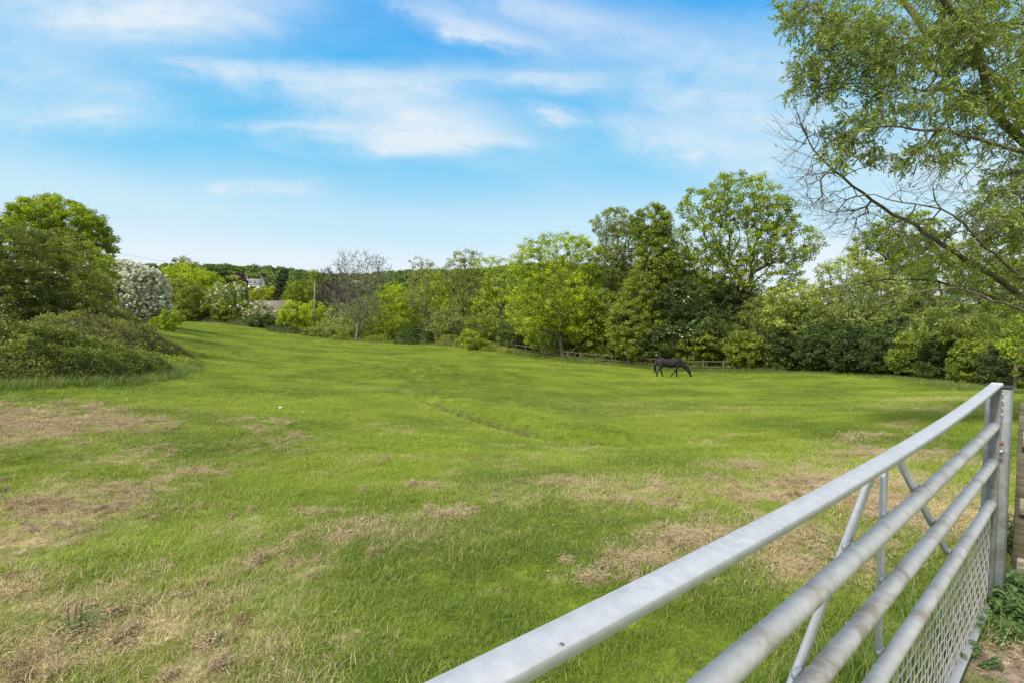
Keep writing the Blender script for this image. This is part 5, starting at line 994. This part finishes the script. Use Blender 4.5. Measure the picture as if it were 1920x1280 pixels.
# ------------------------------------------------------------------ buildings
TILE = prin('clay_tiles', two((.12, .098, .078), (.22, .185, .155), 2.5, stretch=(1, 1, 6)), .9, bump=(12, .8, .03))
SLATE = prin('slate', two((.15, .15, .165), (.24, .24, .26), 1.5), .7)
RENDER = prin('white_render', two((.62, .62, .60), (.74, .74, .71), .8), .9)
BRICK = prin('brick_wall', two((.24, .14, .10), (.36, .22, .16), 4), .9)
GLASS = prin('window_glass', lambda t, v: (.03, .035, .045), .12, spec=.8)
FRAME = prin('white_frame', lambda t, v: (.7, .7, .7), .6)
def gable(c, L_, D, hw, hr, ax, over=.3):
    """roof solid with thickness; ax = ridge direction (unit, horizontal)"""
    ay = np.array([-ax[1], ax[0], 0]); z = np.array([0, 0, 1.]); V = []; Q = []; t_ = .18
    prof = [(-D / 2 - over, hw - over * .6), (0, hr), (D / 2 + over, hw - over * .6), (D / 2 + over, hw - over * .6 - t_), (0, hr - t_ * 1.2), (-D / 2 - over, hw - over * .6 - t_)]
    for s in (-1, 1):
        for y_, z_ in prof: V.append(c + ax * s * (L_ / 2 + over) + ay * y_ + z * z_)
    for i in range(6): j = (i + 1) % 6; Q.append([i, j, 6 + j, 6 + i])
    Q += [[0, 5, 4, 1], [1, 4, 3, 2], [6, 7, 10, 11], [7, 8, 9, 10]]
    return np.array(V), np.array(Q)
def walls(c, L_, D, hw, hr, ax):
    ay = np.array([-ax[1], ax[0], 0]); z = np.array([0, 0, 1.]); V = []; prof = [(-D / 2, -2), (-D / 2, hw - .1), (0, hr - .3), (D / 2, hw - .1), (D / 2, -2)]
    for s in (-1, 1):
        for y_, z_ in prof: V.append(c + ax * s * L_ / 2 + ay * y_ + z * z_)
    return np.array(V), np.array([[0, 1, 6, 5], [1, 2, 7, 6], [2, 3, 8, 7], [3, 4, 9, 8], [0, 4, 3, 1], [1, 3, 2, 2], [5, 6, 8, 9], [6, 7, 8, 8]])
def windows(T, c, ax, side, D, L_, xs, zs, w, h):
    ay = np.array([-ax[1], ax[0], 0]) * side
    for x in xs:
        for zc in zs:
            p = c + ax * x + ay * (D / 2) + np.array([0, 0, zc]); fr = MB()
            for dx, dz, sw, sh in ((0, h / 2, w + .12, .1), (0, -h / 2, w + .12, .1), (-w / 2, 0, .1, h), (w / 2, 0, .1, h), (0, 0, .06, h)):
                fr.box(p + ax * dx + np.array([0, 0, dz]) + ay * .04, (sw, .10, sh), (ax, ay, (0, 0, 1)))
            f = fr.build('window', FRAME, T); g_ = MB().box(p + ay * .012, (w, .03, h), (ax, ay, (0, 0, 1))).build('pane', GLASS, T); g_.parent = f; g_.location = (0, 0, 0)
            f.matrix_parent_inverse.identity()
def house(px, pyr, Y, L_, D, hw, hr, ang, wm_, rm_, label, name='house', xs=(), zs=(), chim=(), dorm=()):
    top = ray(px, pyr, Y); c = top - [0, 0, hr]; ax = np.array([math.cos(ang), math.sin(ang), 0]); T = thing(name, c, label, 'house')
    ay = np.array([-ax[1], ax[0], 0]); sd_ = -1 if ay[1] > 0 else 1
    mk('wall', *walls(c, L_, D, hw, hr, ax), wm_, T); rf = mk('roof', *gable(c, L_, D, hw, hr, ax), rm_, T)
    windows(T, c, ax, sd_, D, L_, xs, zs, 1.1, 1.2)
    for x in chim:
        p = c + ax * x + np.array([0, 0, hr + .3]); o = MB().box(p, (.9, .7, 2.0), (ax, ay, (0, 0, 1))).box(p + [0, 0, 1.05], (1.0, .8, .1), (ax, ay, (0, 0, 1))).build('chimney', BRICK, T); o.parent = rf; o.location = (0, 0, 0)
    for x in dorm:
        p = c + ax * x + ay * sd_ * D * .30 + np.array([0, 0, hw + (hr - hw) * .38]); 
        MB().box(p, (1.7, D * .30, 1.5), (ax, ay, (0, 0, 1))).build('dormer', wm_, T)
        V, Q = gable(p + [0, 0, -.2], D * .30, 1.7, .95, 1.7, ay * 1.0, .15); mk('dormer_roof', V, Q, rm_, T)
        windows(T, p + ay * 0, ax, sd_, D * .30, 1, (0,), (0,), 1.0, 1.0)
house(478, 523, 330, 11, 8, 5.6, 9.4, R(14), RENDER, SLATE, 'distant white house with grey dormered roof among trees on the hillside', xs=(-4, -1.4, 1.4, 4), zs=(1.4, 4.1), chim=(-4.6, 4.4), dorm=(-3, 0, 3))
house(508, 564, 116, 9.6, 8.5, 3.0, 6.0, R(-7), BRICK, TILE, 'low bungalow with a long brown tiled roof behind the hawthorn', 'bungalow', xs=(-3, 0, 3), zs=(1.6,))
house(672, 526, 440, 9, 7, 3.2, 5.4, R(12), RENDER, TILE, 'distant pale roofed cottage just left of the bare tree', 'cottage', xs=(-2.5, 2.5), zs=(1.5,), chim=(3.5,))
0 and house(565, 528, 360, 10, 7, 3.2, 5.2, R(-8), RENDER, SLATE, 'distant low cottage roof among the hillside trees beyond the tall conifer', 'cottage', xs=(-3, 0, 3), zs=(1.5,), chim=(0,))
# ------------------------------------------------------------------ small plants near the camera
NET = leaf_mat('leaf_nettle', (.040, .085, .014), (.115, .19, .035), .05)
def weed(name, label, cat, c, n, h, ls, spread, mat=NET, up=.9):
    SEED[0] += 1; rng = np.random.default_rng(SEED[0]); c = np.array([c[0], c[1], gz(c[0], c[1])]); T = thing(name, c, label, cat); mb = MB(); LP = []
    for _ in range(n):
        a = rng.uniform(0, 6.283); r = spread * math.sqrt(rng.uniform()); b = c + [r * math.cos(a) * .5, r * math.sin(a) * .5, -.01]; tp = c + [r * math.cos(a) * 1.2, r * math.sin(a) * 1.2, h * rng.uniform(.5, 1)]
        mb.tube([b, (b + tp) / 2 + [0, 0, h * .1], tp], [.003, .0025, .0015], 5)
        for u in np.linspace(.35, 1, 5):
            for s in (0, 1, 2, 3): LP.append((b + (tp - b) * u, a + s * 1.57 + u * 2))
    mb.build('stems', NET, T); V = []; tn = []
    for p, a in LP:
        d = np.array([math.cos(a), math.sin(a), -.15]); s = np.array([-d[1], d[0], 0]); l = ls * rng.uniform(.6, 1.2); w = l * .3; z = np.array([0, 0, 1.])
        V += [p, p + d * l * .4 + s * w - z * l * .05, p + d * l - z * l * .25, p + d * l * .4 - s * w - z * l * .05]; tn.append(rng.uniform())
    mk('leaves', V, np.arange(len(V)).reshape(-1, 4), mat, T, fattr={'tone': tn}); return T
for px, py, lb, n, h, ls in [(1885, 1165, 'clump of nettles at the foot of the metal gate post', 30, .15, .034), (1850, 1185, 'small leafy weed left of the metal gate post foot', 16, .09, .03), (1912, 1135, 'nettles beneath the wooden fence rails', 30, .19, .036),
        (1905, 1215, 'low weed on the earth beside the gate', 14, .08, .026), (1880, 1040, 'tall weeds between the gate post and the wooden post', 20, .28, .036), (1800, 1240, 'leafy weed beneath the mesh of the gate', 14, .08, .028)]:
    p = hit(px, py); weed('nettle_clump', lb, 'weed', p, n, h, ls, .11)
def plantain(px, py, label):
    p = hit(px, py); T = thing('ribwort_tuft', p, label, 'weed'); rng = np.random.default_rng(3)
    V, Q, tn = blades(rng, 90, .07, .06, .15, .007, .9, 3, .3); mk('leaves', V + p, Q, leaf_mat('leaf_coarse', (.055, .11, .02), (.17, .26, .06)), T, fattr={'tone': tn})
    for dx, h in ((.03, .13), (-.04, .10), (-.0, .11)):
        MB().tube([p + [dx * .5, 0, 0], p + [dx * .8, .01, h * .6], p + [dx, .01, h]], .0018, 5).build('stalk', BARK, T)
        MB().tube([p + [dx, .01, h], p + [dx, .01, h + .018], p + [dx, .01, h + .03]], [.004, .006, .002], 6).build('seed_head', HAY, T)
plantain(140, 1185, 'coarse green plantain tuft with seed stalks at the lower left')
def flower(px, py, r, c, label, cat, mt):
    p = hit(px, py); T = thing(cat.replace(' ', '_'), p, label, cat); V = []; n = 12; z0 = .03
    for i in range(n):
        a = i * 6.283 / n; d = np.array([math.cos(a), math.sin(a), .25]); s = np.array([-d[1], d[0], 0]); q = p + [0, 0, z0]; V += [q, q + d * r * .6 + s * r * .2, q + d * r, q + d * r * .6 - s * r * .2]
    mk('petals', V, np.arange(len(V)).reshape(-1, 4), mt, T); MB().tube([p, p + [0, 0, z0]], .0012, 5).build('stalk', NET, T)
    MB().tube([p + [0, 0, z0], p + [0, 0, z0 + .004]], r * .3, 8).build('centre', YEL, T)
YEL = prin('petal_yellow', lambda t, v: (.75, .55, .02), .7); WHT = prin('petal_white', lambda t, v: (.75, .75, .72), .7)
flower(1334, 1087, .016, 0, 'single yellow dandelion in the grass just beyond the gate top rail', 'dandelion', YEL)
for px, py, lb in [(985, 968, 'daisy left of the daisy pair near the picture centre'), (1037, 990, 'small daisy beside a wisp of hay'), (1028, 1078, 'lone daisy below the round hay clump')]:
    flower(px, py, .0065, 0, lb, 'daisy', WHT)
STONE = prin('pale_stone', two((.5, .49, .45), (.7, .69, .65), 12), .9)
def lump(px, py, r, label, name, cat, mt, flat=.6, seed=1):
    p = hit(px, py); rng = np.random.default_rng(seed); P_ = []; n = 12; m_ = 7
    for i in range(m_ + 1):
        ph = math.pi * i / m_
        for j in range(n):
            th = 6.283 * j / n; rr_ = r * (1 + rng.normal(0, .13)) * (0 if i in (0, m_) and False else 1); P_.append([rr_ * math.sin(ph) * math.cos(th), rr_ * math.sin(ph) * math.sin(th), rr_ * math.cos(ph) * flat])
    Q = [[i * n + j, i * n + (j + 1) % n, (i + 1) * n + (j + 1) % n, (i + 1) * n + j] for i in range(m_) for j in range(n)]
    o = mk(name, np.array(P_) + p + [0, 0, r * flat * .4], Q, mt, None, True, org=p); meta(o, label, cat)
lump(526, 765, .055, 'larger white stone lying in the left of the field', 'stone', 'stone', STONE); lump(568, 773, .04, 'smaller white stone right of the larger one', 'stone', 'stone', STONE, seed=2)
def hayclump(px, py, r, label, n=900, flat=.5):
    p = hit(px, py); SEED[0] += 1; rng = np.random.default_rng(SEED[0]); c = rng.normal(0, .45, (n, 3)) * [r, r * .9, r * flat]; c[:, 2] = np.abs(c[:, 2]) + .005
    a = rng.uniform(0, 6.283, n); l = rng.uniform(.015, .05, n); k_ = rng.normal(0, .35, n); d = np.stack([np.cos(a), np.sin(a), k_], 1) * l[:, None] / 2; a2 = a + rng.normal(0, .7, n); d2 = np.stack([np.cos(a2), np.sin(a2), -k_], 1) * l[:, None] / 2
    A = np.concatenate([c - d, c]); B = np.concatenate([c, c + d2]); V, Q = tubes(A + p, B + p, np.full(2 * n, .0012), np.full(2 * n, .001), 3)
    o = mk('hay_clump', V, Q, HAY, None, fattr={'tone': np.repeat(rng.uniform(0, 1, n)[np.tile(np.arange(n), 2)], 3)}, org=p); meta(o, label, 'hay clump')
for px, py, r, lb in [(1064, 1055, .055, 'small round ball of dry hay standing alone left of the gate'), (1290, 1018, .13, 'flattened pale hay clump near the gate top rail'), (1356, 998, .07, 'small dark hay clump right of the flattened pale one'), (1110, 1084, .12, 'hay clump touching the left end of the hay ridge'), (1215, 1052, .11, 'ridge of curled hay between the ball and the pale clump'),
        (1175, 1066, .10, 'curled hay heap in the middle of the hay ridge'), (1070, 958, .05, 'little hay knot in the grass at the picture centre'), (229, 962, .10, 'brown hay knot in the grass at the left'), (275, 916, .08, 'small dark hay clump above the left hay knot'), (300, 905, .16, 'matted hay clump in the left foreground grass'), (352, 886, .16, 'flat hay clump furthest of the left foreground group'), (250, 925, .15, 'thin matted hay clump left of the thicker one'),
        (165, 913, .10, 'small dark hay clump on the dry band at the left'), (830, 965, .13, 'reddish hay mat in the middle foreground'), (640, 1008, .12, 'hay mat left of the reddish one'), (1060, 905, .2, 'scattered hay heap in mid field'), (1170, 938, .12, 'hay wisps below the mid field hay heap'), (1395, 872, .25, 'long thin hay heap right of centre')]:
    hayclump(px, py, r, lb, 500 if r < .08 else 900, .5 if r < .08 else .28)
